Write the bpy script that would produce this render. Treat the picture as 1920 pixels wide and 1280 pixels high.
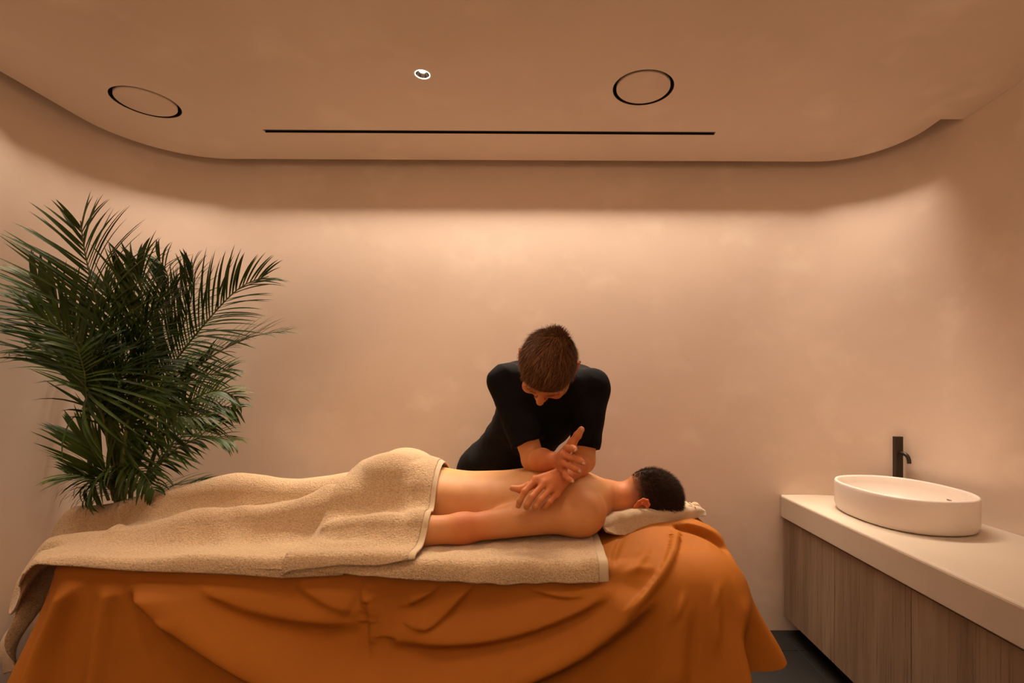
import bpy, bmesh, math, random
import numpy as np
from mathutils import Vector, Matrix
random.seed(7); RNG = np.random.default_rng(7)
for o in list(bpy.data.objects): bpy.data.objects.remove(o)
S = bpy.context.scene; COL = S.collection
# ------------------------------------------------------------------ camera
YAW = math.radians(-0.6); ZC = 1.2
cd = bpy.data.cameras.new('camera'); cam = bpy.data.objects.new('camera', cd); COL.objects.link(cam)
cam.location = (0, 0, ZC); cam.rotation_euler = (math.pi/2, 0, YAW)
cd.sensor_width = 36; cd.lens = 18; cd.shift_x = -90/1920; cd.shift_y = 95/1920; cd.clip_start = .02
S.camera = cam
def at(px, py, Y):
    u = (px-1050)/960; v = (735-py)/960
    s, c = math.sin(YAW), math.cos(YAW)
    dx = -s + u*c; dy = c + u*s
    t = Y/dy
    return np.array((dx*t, Y, ZC + v*t))
# ------------------------------------------------------------------ world, lights, exposure
S.view_settings.view_transform = 'Standard'; S.view_settings.look = 'None'
S.view_settings.exposure = 0.60; S.view_settings.gamma = 1.0; S.view_settings.use_curve_mapping = False
w = bpy.data.worlds.new('world'); S.world = w; w.use_nodes = True
w.node_tree.nodes['Background'].inputs[0].default_value = (1, .6, .35, 1)
w.node_tree.nodes['Background'].inputs[1].default_value = .02
WARM = (1, .775, .59)
def area(loc, sx, sy, power, rotz=0, spread=180, tilt=(0, 0), col=WARM):
    d = bpy.data.lights.new('strip_or_fill_light', 'AREA'); d.shape = 'RECTANGLE'; d.size = sx; d.size_y = sy
    d.energy = power; d.color = col; d.spread = math.radians(spread)
    o = bpy.data.objects.new('strip_or_fill_light', d); COL.objects.link(o)
    o.location = loc; o.rotation_euler = (tilt[0], tilt[1], rotz); return o
def spot(loc, power, cone=110, blend=.6, r=.03, tgt=None, col=WARM):
    d = bpy.data.lights.new('downlight_or_fill_beam', 'SPOT'); d.energy = power; d.spot_size = math.radians(cone)
    d.spot_blend = blend; d.shadow_soft_size = r; d.color = col
    o = bpy.data.objects.new('downlight_or_fill_beam', d); COL.objects.link(o); o.location = loc
    if tgt is not None:
        o.rotation_euler = (Vector(tgt)-Vector(loc)).to_track_quat('-Z', 'Y').to_euler()
    return o
CEIL = 2.32; YW = 2.57; XL, XR = -2.03, 1.68
RL, RR = .47, .42                       # wall corner radii
STRIP = 6.9                                # watts per metre
zs = 2.3192; OFF = .012
def cove(P, dens, step=.16):
    P = np.array(P); d = np.r_[0, np.cumsum(np.linalg.norm(np.diff(P, axis=0), axis=1))]; n = max(1, int(round(d[-1]/step)))
    for k in range(n):
        t0, t1 = d[-1]*k/n, d[-1]*(k+1)/n; a = [np.interp(t0, d, P[:, j]) for j in (0, 1)]; b = [np.interp(t1, d, P[:, j]) for j in (0, 1)]
        m = ((a[0]+b[0])/2, (a[1]+b[1])/2); L = math.hypot(b[0]-a[0], b[1]-a[1])
        area((*m, zs), L, .010, STRIP*L*dens(*m), math.atan2(b[1]-a[1], b[0]-a[0]), 68, (math.radians(-11 if m[1] > 2.47 else (-8.5 if m[1] > 1.95 else -4)), 0), (1, .81, .645))
def arcp(c, r, a0, a1, n=16):
    return [(c[0]+r*math.cos(a), c[1]+r*math.sin(a)) for a in np.linspace(math.radians(a0), math.radians(a1), n)]
gs = .095-OFF
dens = lambda x, y: .36+.64*math.exp(-((x+.1)/1.2)**2)*(y > 2.3)-(.10 if x < -1.9 else 0)
cove([(XL+gs, -.3), (XL+gs, YW-RL)], dens, .2)
cove(arcp((XL+RL, YW-RL), RL-gs, 180, 90), dens, .075)
cove([(XL+RL, YW-gs), (XR-RR, YW-gs)], dens)
cove(arcp((XR-RR, YW-RR), RR-gs, 90, 8), dens, .075)
area((-.2, -1.16, 2.31), 3.2, .02, 20, 0, 64, (math.radians(-14), 0))       # added fill behind the camera, washing the front wall for bounce light
DL = (-.466, 1.81)
spot((DL[0], DL[1], CEIL-.004), 10, 105, .9, .02)
for x, y, p in ((.70, .80, 4), (-.95, .85, 12), (.1, -.2, 16), (-1.0, -.2, 8), (-.25, 1.05, 9), (1.15, .1, 10), (1.22, 1.35, 6.5)):  # out-of-view spots, some added to lift the right wall, fold contrast and ambience
    spot((x, y, CEIL-.01), p, 120, .9, .03)
# ------------------------------------------------------------------ materials
def mat(name, col, rough=.6, spec=.5, noise=None, bump=None, attr=None, sss=0, metal=0, sheen=0, emit=0):
    m = bpy.data.materials.new(name); m.use_nodes = True; nt = m.node_tree; N = nt.nodes; L = nt.links
    b = N['Principled BSDF']; b.inputs['Base Color'].default_value = (*col, 1)
    b.inputs['Roughness'].default_value = rough; b.inputs['Specular IOR Level'].default_value = spec
    b.inputs['Metallic'].default_value = metal
    if sss:
        b.inputs['Subsurface Weight'].default_value = sss; b.inputs['Subsurface Scale'].default_value = .012
        b.inputs['Subsurface Radius'].default_value = (1, .35, .2)
    if sheen:
        b.inputs['Sheen Weight'].default_value = sheen; b.inputs['Sheen Roughness'].default_value = .6
    if emit:
        b.inputs['Emission Color'].default_value = (1, .9, .75, 1); b.inputs['Emission Strength'].default_value = emit
    tc = N.new('ShaderNodeTexCoord')
    src = None
    if noise:                                           # list of (scale, stretch, colour, lo, hi)
        prev = None
        for sc, st, c2, lo, hi in noise:
            mp = N.new('ShaderNodeMapping'); mp.inputs['Scale'].default_value = st
            L.new(tc.outputs['Object'], mp.inputs[0])
            n = N.new('ShaderNodeTexNoise'); n.inputs['Scale'].default_value = sc; n.inputs['Detail'].default_value = 6
            L.new(mp.outputs[0], n.inputs[0])
            r = N.new('ShaderNodeMapRange'); r.inputs[1].default_value = lo; r.inputs[2].default_value = hi
            L.new(n.outputs[0], r.inputs[0])
            mx = N.new('ShaderNodeMix'); mx.data_type = 'RGBA'
            L.new(r.outputs[0], mx.inputs[0])
            if prev: L.new(prev, mx.inputs[6])
            else: mx.inputs[6].default_value = (*col, 1)
            mx.inputs[7].default_value = (*c2, 1); prev = mx.outputs[2]
        src = prev
    if attr:
        a = N.new('ShaderNodeAttribute'); a.attribute_name = 'tint'
        mx = N.new('ShaderNodeMix'); mx.data_type = 'RGBA'; mx.blend_type = 'MULTIPLY'; mx.inputs[0].default_value = 1
        if src: L.new(src, mx.inputs[6])
        else: mx.inputs[6].default_value = (*col, 1)
        L.new(a.outputs['Color'], mx.inputs[7]); src = mx.outputs[2]
    if src: L.new(src, b.inputs['Base Color'])
    if bump:                                            # list of (scale, stretch, strength, distance)
        prev = None
        for sc, st, stg, dist in bump:
            mp = N.new('ShaderNodeMapping'); mp.inputs['Scale'].default_value = st
            L.new(tc.outputs['Object'], mp.inputs[0])
            n = N.new('ShaderNodeTexNoise'); n.inputs['Scale'].default_value = sc; n.inputs['Detail'].default_value = 4
            L.new(mp.outputs[0], n.inputs[0])
            bp = N.new('ShaderNodeBump'); bp.inputs['Strength'].default_value = stg; bp.inputs['Distance'].default_value = dist
            L.new(n.outputs[0], bp.inputs['Height'])
            if prev: L.new(prev, bp.inputs['Normal'])
            prev = bp.outputs[0]
        L.new(prev, b.inputs['Normal'])
    return m
I = (1, 1, 1)
M = {}
M['plaster'] = mat('plaster', (.80, .655, .54), .6, .3,
    noise=[(1.3, (1, 1, 1.6), (.72, .585, .47), .42, .75), (4.5, (1, 1, 1.3), (.86, .725, .60), .54, .78)],
    bump=[(3, I, .10, .008), (14, I, .05, .003)])
M['floor'] = mat('slate', (.011, .009, .0075), .6, .2, noise=[(3, I, (.017, .014, .011), .4, .7), (9, (1, 2, 1), (.06, .042, .028), .68, .8)], bump=[(30, I, .15, .003)])
M['joint'] = mat('joint', (.02, .019, .018), .8)
M['counter'] = mat('counter', (.60, .50, .385), .5, .35, noise=[(2, I, (.54, .445, .345), .4, .75)], bump=[(25, I, .25, .004), (6, I, .2, .01)])
M['wood'] = mat('ash_veneer', (.30, .205, .13), .55, .3, noise=[(1.6, (7, 7, .6), (.19, .125, .078), .38, .68), (14, (9, 9, .30), (.15, .098, .06), .52, .72)], bump=[(22, (8, 8, .4), .12, .002)])
M['black'] = mat('matte_black', (.012, .011, .010), .5, .4)
M['tap'] = mat('bronze_black', (.035, .024, .016), .35, .5, metal=.4)
M['ceramic'] = mat('matt_ceramic', (.80, .70, .61), .42, .45)
M['sheet'] = mat('orange_cover', (.39, .124, .011), .66, .15, noise=[(2.5, I, (.34, .106, .009), .4, .7)], bump=[(9, I, .12, .01), (500, (1, 1, 1), .12, .0006)])
M['terry'] = mat('terry', (.64, .435, .235), .95, .1, noise=[(190, I, (.47, .31, .16), .42, .66)], bump=[(210, I, 1, .006), (60, I, .35, .004)], sheen=.25)
M['terry2'] = mat('flat_terry', (.50, .355, .21), .95, .1, noise=[(300, I, (.41, .29, .17), .42, .65)], bump=[(380, I, .5, .002)], sheen=.2)
M['border'] = mat('woven_border', (.56, .41, .245), .85, .15, bump=[(300, (1, 6, 1), .4, .0015)], sheen=.2)
M['skin'] = mat('skin', (.64, .315, .118), .55, .28, attr=True, sss=.12, noise=[(14, I, (.58, .27, .095), .4, .7)], bump=[(140, I, .12, .0012)])
M['shirt'] = mat('black_cotton', (.006, .0052, .005), .9, .12, bump=[(9, (1, 1, 1), .5, .012), (400, I, .2, .0005)])
M['hair'] = mat('brown_hair', (.115, .047, .016), .6, .2, attr=True)
M['hair2'] = mat('dark_hair', (.034, .017, .009), .8, .06, attr=True)
M['leaf'] = mat('palm_leaf', (.020, .044, .004), .5, .22, noise=[(7, I, (.065, .10, .009), .4, .7)])  # yellow-green noise puts the highlights of lit leaves into the colour
M['cane'] = mat('palm_cane', (.13, .15, .03), .5, .4, noise=[(12, (1, 1, 3), (.05, .07, .015), .4, .7)])
M['pot'] = mat('clay_pot', (.05, .045, .04), .7)
M['soil'] = mat('soil', (.03, .02, .012), .95)
M['chrome'] = mat('reflector', (.42, .40, .38), .12, .5, metal=1)
M['white'] = mat('white_trim', (.85, .82, .78), .4, .5)
M['lamp'] = mat('lamp_glow', (1, 1, 1), .5, .5, emit=14)
M['lit'] = mat('lit_trim', (.95, .92, .88), .4, .5, emit=1.2)  # own glow stands in for lamplight falling on the trim ring
M['nail'] = mat('nail', (.70, .36, .24), .5, .3)
M['leather'] = mat('shoe_leather', (.012, .011, .010), .4)
M['steel'] = mat('table_leg', (.05, .05, .05), .4, metal=.6)
M['mark'] = mat('maker_mark', (.22, .15, .11), .5)
# ------------------------------------------------------------------ helpers
def tag(o, label=None, cat=None, group=None, kind=None):
    if label: o['label'] = label
    if cat: o['category'] = cat
    if group: o['group'] = group
    if kind: o['kind'] = kind
    return o
def empty(name, loc=(0, 0, 0)):
    o = bpy.data.objects.new(name, None); COL.objects.link(o); o.location = loc; o.empty_display_size = .05
    return o
def fin(name, me, m, parent=None, smooth=True):
    o = bpy.data.objects.new(name, me); COL.objects.link(o)
    if m is not None and not me.materials: me.materials.append(m)
    if smooth and len(me.polygons): me.polygons.foreach_set('use_smooth', [True]*len(me.polygons))
    if parent is not None:
        o.parent = parent; loc = parent.location
        pl = parent
        off = Vector((0, 0, 0))
        while pl is not None: off += pl.location; pl = pl.parent
        if off.length: me.transform(Matrix.Translation(-off))
    return o
def mesh_np(V, F, tint=None):
    V = np.asarray(V, dtype=np.float32); F = np.asarray(F, dtype=np.int32); k = F.shape[1]
    me = bpy.data.meshes.new('m'); me.vertices.add(len(V)); me.vertices.foreach_set('co', V.ravel())
    me.loops.add(F.size); me.loops.foreach_set('vertex_index', F.ravel())
    me.polygons.add(len(F)); me.polygons.foreach_set('loop_start', np.arange(0, F.size, k, dtype=np.int32))
    me.polygons.foreach_set('loop_total', np.full(len(F), k, dtype=np.int32))
    me.update(calc_edges=True); me.validate()
    if tint is not None:
        a = me.color_attributes.new('tint', 'FLOAT_COLOR', 'POINT')
        T = np.ones((len(V), 4), dtype=np.float32); T[:, :3] = tint; a.data.foreach_set('color', T.ravel())
    return me
def grid_faces(nu, nv, flip=False, wrap=False):
    iu = np.arange(nu if wrap else nu-1); jv = np.arange(nv-1)
    A, B = np.meshgrid(iu, jv, indexing='ij'); A2 = (A+1) % nu
    q = np.stack([A*nv+B, A2*nv+B, A2*nv+B+1, A*nv+B+1], -1).reshape(-1, 4)
    return q[:, ::-1] if flip else q
def bm_obj(name, fn, m, parent=None, smooth=False, bev=0, seg=2):
    bm = bmesh.new(); fn(bm)
    if bev: bmesh.ops.bevel(bm, geom=bm.edges[:], offset=bev, segments=seg, affect='EDGES', profile=.6)
    me = bpy.data.meshes.new('m'); bm.to_mesh(me); bm.free()
    return fin(name, me, m, parent, smooth)
def box(bm, x0, x1, y0, y1, z0, z1):
    r = bmesh.ops.create_cube(bm, size=1)
    for v in r['verts']:
        v.co = Vector((x0+(v.co.x+.5)*(x1-x0), y0+(v.co.y+.5)*(y1-y0), z0+(v.co.z+.5)*(z1-z0)))
def cyl(bm, c, r1, r2, z0, z1, n=48, caps=True):
    bmesh.ops.create_cone(bm, cap_ends=caps, segments=n, radius1=r1, radius2=r2, depth=z1-z0,
                          matrix=Matrix.Translation((c[0], c[1], (z0+z1)/2)))
def lathe(name, prof, c, m, parent=None, n=64, sx=1, sy=1, smooth=True):
    P = np.array(prof); a = np.linspace(0, 2*math.pi, n, endpoint=False)
    V = np.stack([c[0]+P[None, :, 0]*np.cos(a)[:, None]*sx, c[1]+P[None, :, 0]*np.sin(a)[:, None]*sy,
                  np.broadcast_to(P[None, :, 1]+c[2], (n, len(P)))], -1).reshape(-1, 3)
    return fin(name, mesh_np(V, grid_faces(n, len(P), wrap=True)), m, parent, smooth)
def sstep(x, a, b):
    t = np.clip((np.asarray(x, float)-a)/(b-a), 0, 1); return t*t*(3-2*t)
def vnoise(x, y, s, seed=0):                                    # cheap smooth noise from sines
    r = np.random.default_rng(seed); out = 0
    for k in range(7):
        a = r.uniform(0, 2*math.pi); f = s*r.uniform(.6, 1.7)
        out = out+np.sin((x*math.cos(a)+y*math.sin(a))*f+r.uniform(0, 6.28))
    return out/7*1.6
def path_interp(P, n):
    P = np.array(P, float); d = np.r_[0, np.cumsum(np.linalg.norm(np.diff(P, axis=0), axis=1))]
    t = np.linspace(0, d[-1], n)
    # Catmull-Rom style smoothing through a natural resampling
    out = np.stack([np.interp(t, d, P[:, k]) for k in range(P.shape[1])], 1)
    for _ in range(max(2, n//6)):
        out[1:-1] = (out[:-2]+2*out[1:-1]+out[2:])/4
    return out
def tube_np(P, R, n=8):
    P = np.asarray(P, float); T = np.gradient(P, axis=0); T /= np.linalg.norm(T, axis=1)[:, None]+1e-9
    ref = np.array((.3, .9, .1)) if abs(T[0, 2]) > .8 else np.array((0, 0, 1.))
    A = np.cross(T, ref); A /= np.linalg.norm(A, axis=1)[:, None]+1e-9; B = np.cross(T, A)
    a = np.linspace(0, 2*math.pi, n, endpoint=False); R = np.broadcast_to(R, (len(P),))
    V = P[None]+(np.cos(a)[:, None, None]*A[None]+np.sin(a)[:, None, None]*B[None])*R[None, :, None]
    return V.reshape(-1, 3), grid_faces(n, len(P), wrap=True)
# ---- implicit surfaces (smooth unions, meshed by surface nets)
class Field:
    def __init__(s, lo, hi, h):
        s.lo = np.array(lo, float); s.h = h; s.n = np.ceil((np.array(hi)-s.lo)/h).astype(int)+1
        s.F = np.full(s.n, .5, dtype=np.float32)
    def sub(s, lo, hi):
        a = np.clip(((np.array(lo)-s.lo)/s.h).astype(int)-3, 0, s.n); b = np.clip(((np.array(hi)-s.lo)/s.h).astype(int)+4, 0, s.n)
        if np.any(b <= a): return None
        sl = tuple(slice(int(x), int(y)) for x, y in zip(a, b))
        g = [(s.lo[k]+np.arange(a[k], b[k])*s.h).astype(np.float32) for k in range(3)]
        return sl, g[0][:, None, None], g[1][None, :, None], g[2][None, None, :]
    def mix(s, sl, D, k, op='u'):
        A = s.F[sl]
        if op == 'u':
            h = np.clip(.5+.5*(A-D)/k, 0, 1); s.F[sl] = A*(1-h)+D*h-k*h*(1-h)
        elif op == 's':
            D = -D; h = np.clip(.5-.5*(A-D)/k, 0, 1); s.F[sl] = A*(1-h)+D*h+k*h*(1-h)
        else: s.F[sl] = np.maximum(A, D)
    def cap(s, a, b, ra, rb, k=.01, op='u', grp=None, sq=None):
        a = np.array(a, float); b = np.array(b, float); m = max(ra, rb)+k
        r = s.sub(np.minimum(a, b)-m, np.maximum(a, b)+m)
        if r is None: return
        sl, X, Y, Z = r; d = b-a; L = float(d@d)+1e-12
        t = np.clip(((X-a[0])*d[0]+(Y-a[1])*d[1]+(Z-a[2])*d[2])/L, 0, 1)
        D = np.sqrt((X-a[0]-t*d[0])**2+(Y-a[1]-t*d[1])**2+(Z-a[2]-t*d[2])**2)-(ra+(rb-ra)*t)
        s.mix(sl, D.astype(np.float32), k, op)
    def ell(s, c, rad, k=.01, R=None, op='u'):
        c = np.array(c, float); rad = np.array(rad, float); m = rad.max()+k
        r = s.sub(c-m, c+m)
        if r is None: return
        sl, X, Y, Z = r; x, y, z = X-c[0], Y-c[1], Z-c[2]
        if R is not None:                                # rows of R: local axes in world
            x, y, z = [R[i][0]*x+R[i][1]*y+R[i][2]*z for i in range(3)]
        k0 = np.sqrt((x/rad[0])**2+(y/rad[1])**2+(z/rad[2])**2); k1 = np.sqrt((x/rad[0]**2)**2+(y/rad[1]**2)**2+(z/rad[2]**2)**2)+1e-6
        s.mix(sl, (k0*(k0-1)/k1).astype(np.float32), k, op)
    def loft(s, T, k=.02, ex=2.3):                        # T rows: x, cy, half width, z bottom, z top
        T = np.array(T, float); x0, x1 = T[0, 0], T[-1, 0]; m = k+.02
        r = s.sub((x0-m, (T[:, 1]-T[:, 2]).min()-m, T[:, 3].min()-m), (x1+m, (T[:, 1]+T[:, 2]).max()+m, T[:, 4].max()+m))
        sl, X, Y, Z = r; xs = X.ravel(); pr = [smooth_interp(xs, T[:, 0], T[:, j])[:, None, None] for j in range(1, 5)]
        cy, w_, zb, zt = pr; cz = (zb+zt)/2; hh = (zt-zb)/2
        q = (np.abs((Y-cy)/w_)**ex+np.abs((Z-cz)/hh)**ex)**(1/ex)
        D = (q-1)*np.minimum(w_, hh); D = np.maximum(D, np.maximum(x0-X, X-x1))
        s.mix(sl, D.astype(np.float32), k)
    def cut(s, p, nrm):                                   # keep the side where dot(x-p, nrm) < 0
        sl, X, Y, Z = s.sub(s.lo, s.lo+s.n*s.h)
        s.F = np.maximum(s.F, ((X-p[0])*nrm[0]+(Y-p[1])*nrm[1]+(Z-p[2])*nrm[2]).astype(np.float32))
    def mesh(s):
        F = s.F; neg = F < 0; nx, ny, nz = [n-1 for n in F.shape]
        cnt = np.zeros((nx, ny, nz), np.int8)
        for i in (0, 1):
            for j in (0, 1):
                for k in (0, 1): cnt += neg[i:nx+i, j:ny+j, k:nz+k]
        act = (cnt > 0) & (cnt < 8); C = np.argwhere(act); idx = np.full((nx, ny, nz), -1, np.int32); idx[act] = np.arange(len(C))
        acc = np.zeros((len(C), 3)); num = np.zeros(len(C))
        cs = [(0,0,0),(1,0,0),(0,1,0),(1,1,0),(0,0,1),(1,0,1),(0,1,1),(1,1,1)]
        val = [F[C[:, 0]+a, C[:, 1]+b, C[:, 2]+c] for a, b, c in cs]
        for a in range(8):
            for b in range(a+1, 8):
                if sum(abs(cs[a][q]-cs[b][q]) for q in range(3)) != 1: continue
                va, vb = val[a], val[b]; mk = (va < 0) != (vb < 0); t = np.where(mk, va/(va-vb+1e-12), 0)
                pa, pb = np.array(cs[a]), np.array(cs[b])
                acc += np.where(mk[:, None], pa+(pb-pa)*t[:, None], 0); num += mk
        V = s.lo+(C+acc/num[:, None])*s.h
        Q = []
        for ax in range(3):
            o1, o2 = [q for q in range(3) if q != ax]
            sl0 = [slice(1, -1)]*3; sl0[ax] = slice(0, -1); sl1 = [slice(1, -1)]*3; sl1[ax] = slice(1, None)
            a, b = neg[tuple(sl0)], neg[tuple(sl1)]; E = np.argwhere(a != b)
            if not len(E): continue
            sg = a[tuple(E.T)]; base = E.copy(); base[:, o1] += 1; base[:, o2] += 1
            def ci(d1, d2):
                q = base.copy(); q[:, o1] += d1; q[:, o2] += d2; return idx[tuple(q.T)]
            q = np.stack([ci(-1, -1), ci(0, -1), ci(0, 0), ci(-1, 0)], 1)
            fl = sg if ax != 1 else ~sg
            q = np.where(fl[:, None], q, q[:, ::-1]); Q.append(q)
        return V, np.concatenate(Q)
def smooth_interp(x, xp, fp):                             # monotone-ish cubic (pchip-like) interpolation
    xp = np.asarray(xp, float); fp = np.asarray(fp, float); x = np.clip(x, xp[0], xp[-1])
    i = np.clip(np.searchsorted(xp, x)-1, 0, len(xp)-2); h = np.diff(xp); d = np.diff(fp)/h
    m = np.zeros(len(xp)); m[0], m[-1] = d[0], d[-1]
    for k in range(1, len(xp)-1):
        m[k] = 0 if d[k-1]*d[k] <= 0 else 2*d[k-1]*d[k]/(d[k-1]+d[k])
    t = (x-xp[i])/h[i]
    return ((2*t**3-3*t**2+1)*fp[i]+(t**3-2*t**2+t)*h[i]*m[i]+(-2*t**3+3*t**2)*fp[i+1]+(t**3-t**2)*h[i]*m[i+1]).astype(np.float32)
def relax(V, F, it=2):
    for _ in range(it):
        acc = np.zeros_like(V); n = np.zeros(len(V))
        for a, b in ((0, 1), (1, 2), (2, 3), (3, 0)):
            np.add.at(acc, F[:, a], V[F[:, b]]); np.add.at(n, F[:, a], 1)
            np.add.at(acc, F[:, b], V[F[:, a]]); np.add.at(n, F[:, b], 1)
        V = V*.5+.5*acc/np.maximum(n, 1)[:, None]
    return V
# ------------------------------------------------------------------ room shell
def wall(name, pts, z0=0, z1=2.5, th=.06):
    P = np.array(pts); T = np.gradient(P, axis=0); T /= np.linalg.norm(T, axis=1)[:, None]
    Nn = np.stack([-T[:, 1], T[:, 0]], 1); O = P+Nn*th
    zz = np.linspace(z0, z1, 3)
    ring = [(P, z0), (P, z1), (O, z1), (O, z0), (P, z0)]
    V = np.concatenate([np.c_[q, np.full(len(q), z)] for q, z in ring]).reshape(5, len(P), 3).transpose(1, 0, 2).reshape(-1, 3)
    me = mesh_np(V, grid_faces(len(P), 5)); bm = bmesh.new(); bm.from_mesh(me)
    bmesh.ops.remove_doubles(bm, verts=bm.verts, dist=1e-5); bmesh.ops.holes_fill(bm, edges=bm.edges, sides=8)
    bmesh.ops.recalc_face_normals(bm, faces=bm.faces); bm.to_mesh(me); bm.free()
    o = fin(name, me, M['plaster']); tag(o, kind='structure')
    md = o.modifiers.new('e', 'EDGE_SPLIT'); md.split_angle = math.radians(40); return o
def arc(c, r, a0, a1, n=16):
    return [(c[0]+r*math.cos(a), c[1]+r*math.sin(a)) for a in np.linspace(math.radians(a0), math.radians(a1), n)]
YB = -1.3
wall('wall_left', [(XL, YB), (XL, 0), (XL, 1.5)]+arc((XL+RL, YW-RL), RL, 180, 135))
wall('wall_back', arc((XL+RL, YW-RL), RL, 135, 90)+[(-.8, YW), (0, YW), (.8, YW)]+arc((XR-RR, YW-RR), RR, 90, 45))
wall('wall_right', arc((XR-RR, YW-RR), RR, 45, 0)+[(XR, 1.5), (XR, 0), (XR, YB)])
wall('wall_front', [(XR, YB), (0, YB), (XL, YB)])
o = bm_obj('floor', lambda bm: box(bm, XL-.05, XR+.05, YB-.05, YW+.05, -.05, -.003), M['joint']); tag(o, kind='structure')
tx, ty = .6, .6; tm = None
for i in range(-4, 4):
    for j in range(-3, 6):
        x0, y0 = 1.14-tx*(i+1), YW-.2-ty*j
        a, b = max(x0, XL), min(x0+tx-.004, XR); c, d = max(y0, YB), min(y0+ty-.004, YW)
        if b-a > .02 and d-c > .02: bm_obj('tile', lambda bm: box(bm, a, b, c, d, -.008, 0), M['floor'], o, bev=.001, seg=1)
o = bm_obj('ceiling', lambda bm: box(bm, XL-.05, XR+.05, YB-.05, YW+.05, 2.5, 2.55), M['plaster']); tag(o, kind='structure')
# dropped ceiling slab with rounded corners
g = .095
out = arc((XL+RL, YW-RL), RL-g, 180, 90, 24)+arc((XR-RR, YW-RR), RR-g, 90, 0, 20)
out = [(XL+g, YB+.02)]+out+[(XR-g, 2.085), (XR-.001, 2.085), (XR-.001, YB+.02)]
def slab(bm):
    vs = [bm.verts.new((x, y, CEIL)) for x, y in out]; f = bm.faces.new(vs)
    r = bmesh.ops.extrude_face_region(bm, geom=[f])
    for v in r['geom']:
        if isinstance(v, bmesh.types.BMVert): v.co.z += .10
    bmesh.ops.recalc_face_normals(bm, faces=bm.faces)
so = bm_obj('ceiling', slab, M['plaster']); tag(so, kind='structure')
p1 = at(1206, 166, 1.886); p2 = at(274, 197, 2.0)
SPK = [(p1[0], 1.886*1.0), (p2[0], 2.0)]; RS = .112
def cutters(bm):
    for x, y in SPK: cyl(bm, (x, y), RS, RS, CEIL-.05, CEIL+.05, 72)
    cyl(bm, DL, .0255, .0255, CEIL-.05, CEIL+.06, 40)
    box(bm, -1.247, .694, 2.198, 2.223, CEIL-.05, CEIL+.06)
co = bm_obj('cutter', cutters, None)
md = so.modifiers.new('b', 'BOOLEAN'); md.operation = 'DIFFERENCE'; md.solver = 'EXACT'; md.object = co
dg = bpy.context.evaluated_depsgraph_get(); me = bpy.data.meshes.new_from_object(so.evaluated_get(dg))
so.modifiers.clear(); so.data = me; bpy.data.objects.remove(co)
for x, y, nm in ((*SPK[0], 'round plaster-coloured ceiling speaker cover, the right one of the pair'), (*SPK[1], 'round plaster-coloured ceiling speaker cover, the left one above the palm')):
    t = tag(empty('ceiling_speaker', (x, y, CEIL)), nm, 'speaker', 'flush round speakers in the ceiling')
    lathe('cover', [(0, -.001), (.0965, -.001), (.0985, .001), (.0985, .014), (0, .014)], (x, y, CEIL), M['plaster'], t, 72, smooth=False)
    lathe('housing', [(.1115, .001), (.1115, .045), (0, .045)], (x, y, CEIL), M['black'], t, 72)
t = tag(empty('air_vent', (-.27, 2.21, CEIL)), 'long thin black linear slot in the ceiling parallel to the back wall', 'vent')
def chan(bm):
    box(bm, -1.2465, .6935, 2.1985, 2.2005, CEIL-.0005, CEIL+.055); box(bm, -1.2465, .6935, 2.2205, 2.2225, CEIL-.0005, CEIL+.055)
    box(bm, -1.2465, .6935, 2.1985, 2.2225, CEIL+.053, CEIL+.056)
bm_obj('channel', chan, M['black'], t)
bm_obj('blade', lambda bm: box(bm, -1.245, .692, 2.2085, 2.2125, CEIL+.004, CEIL+.03), M['black'], t)
t = tag(empty('downlight', (DL[0], DL[1], CEIL)), 'small lit recessed downlight with a chrome reflector in the ceiling', 'light')
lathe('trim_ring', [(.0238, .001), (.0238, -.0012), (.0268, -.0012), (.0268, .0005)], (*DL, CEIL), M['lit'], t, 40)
lathe('reflector', [(.0240, .001), (.020, .018), (.013, .032)], (*DL, CEIL), M['chrome'], t, 40)
lathe('bulb', [(0, .014), (.006, .015), (.0105, .019), (.012, .026), (.012, .034)], (*DL, CEIL), M['lamp'], t, 24)
# ------------------------------------------------------------------ vanity
XE = at(1465, 928, 2.55)[0]; ZT = .684
t = tag(empty('vanity_cabinet', (XE+.3, 1.3, 0)), 'grey-brown wood veneer vanity cabinet under the plaster counter', 'cabinet')
xf = XE+.012
bm_obj('body', lambda bm: box(bm, xf+.02, XR-.002, -.3, 2.14, .09, ZT-.112), M['wood'], t)
ys = [2.545, 2.085, 1.635, 1.185, .735, .285, -.165]
for a, b in zip(ys[:-1], ys[1:]):
    bm_obj('door', lambda bm: box(bm, xf, xf+.019, b+.0012, a-.0012, .086, ZT-.116), M['wood'], t, bev=.001, seg=1)
bm_obj('body', lambda bm: box(bm, xf+.02, XR-RR+.02, 2.14, 2.562, .09, ZT-.112), M['wood'], t)
bm_obj('plinth', lambda bm: box(bm, xf+.07, XR-.01, -.3, 2.2, 0, .09), M['black'], t)
def ctop(bm):
    pts = [(XE, -.3), (XE, 2.555), (XE+.008, 2.568)]+arc((XR-RR, YW-RR), RR-.001, 90, 0, 12)+[(XR-.001, -.3)]
    rg = []
    for z_, o_ in ((-.109, .004), (-.105, 0), (-.010, 0), (-.005, .0015), (-.0015, .005), (0, .010)):
        rg.append([bm.verts.new((x+(o_ if x < XE+.001 else 0), y, ZT+z_)) for x, y in pts])
    for r0, r1 in zip(rg[:-1], rg[1:]):
        for i in range(len(pts)): bm.faces.new((r0[i], r0[(i+1) % len(pts)], r1[(i+1) % len(pts)], r1[i]))
    bm.faces.new(rg[0]); bm.faces.new(rg[-1]); bmesh.ops.recalc_face_normals(bm, faces=bm.faces)
o = bm_obj('countertop', ctop, M['counter']); tag(o, 'thick beige plaster countertop running along the right wall', 'countertop')
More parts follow.
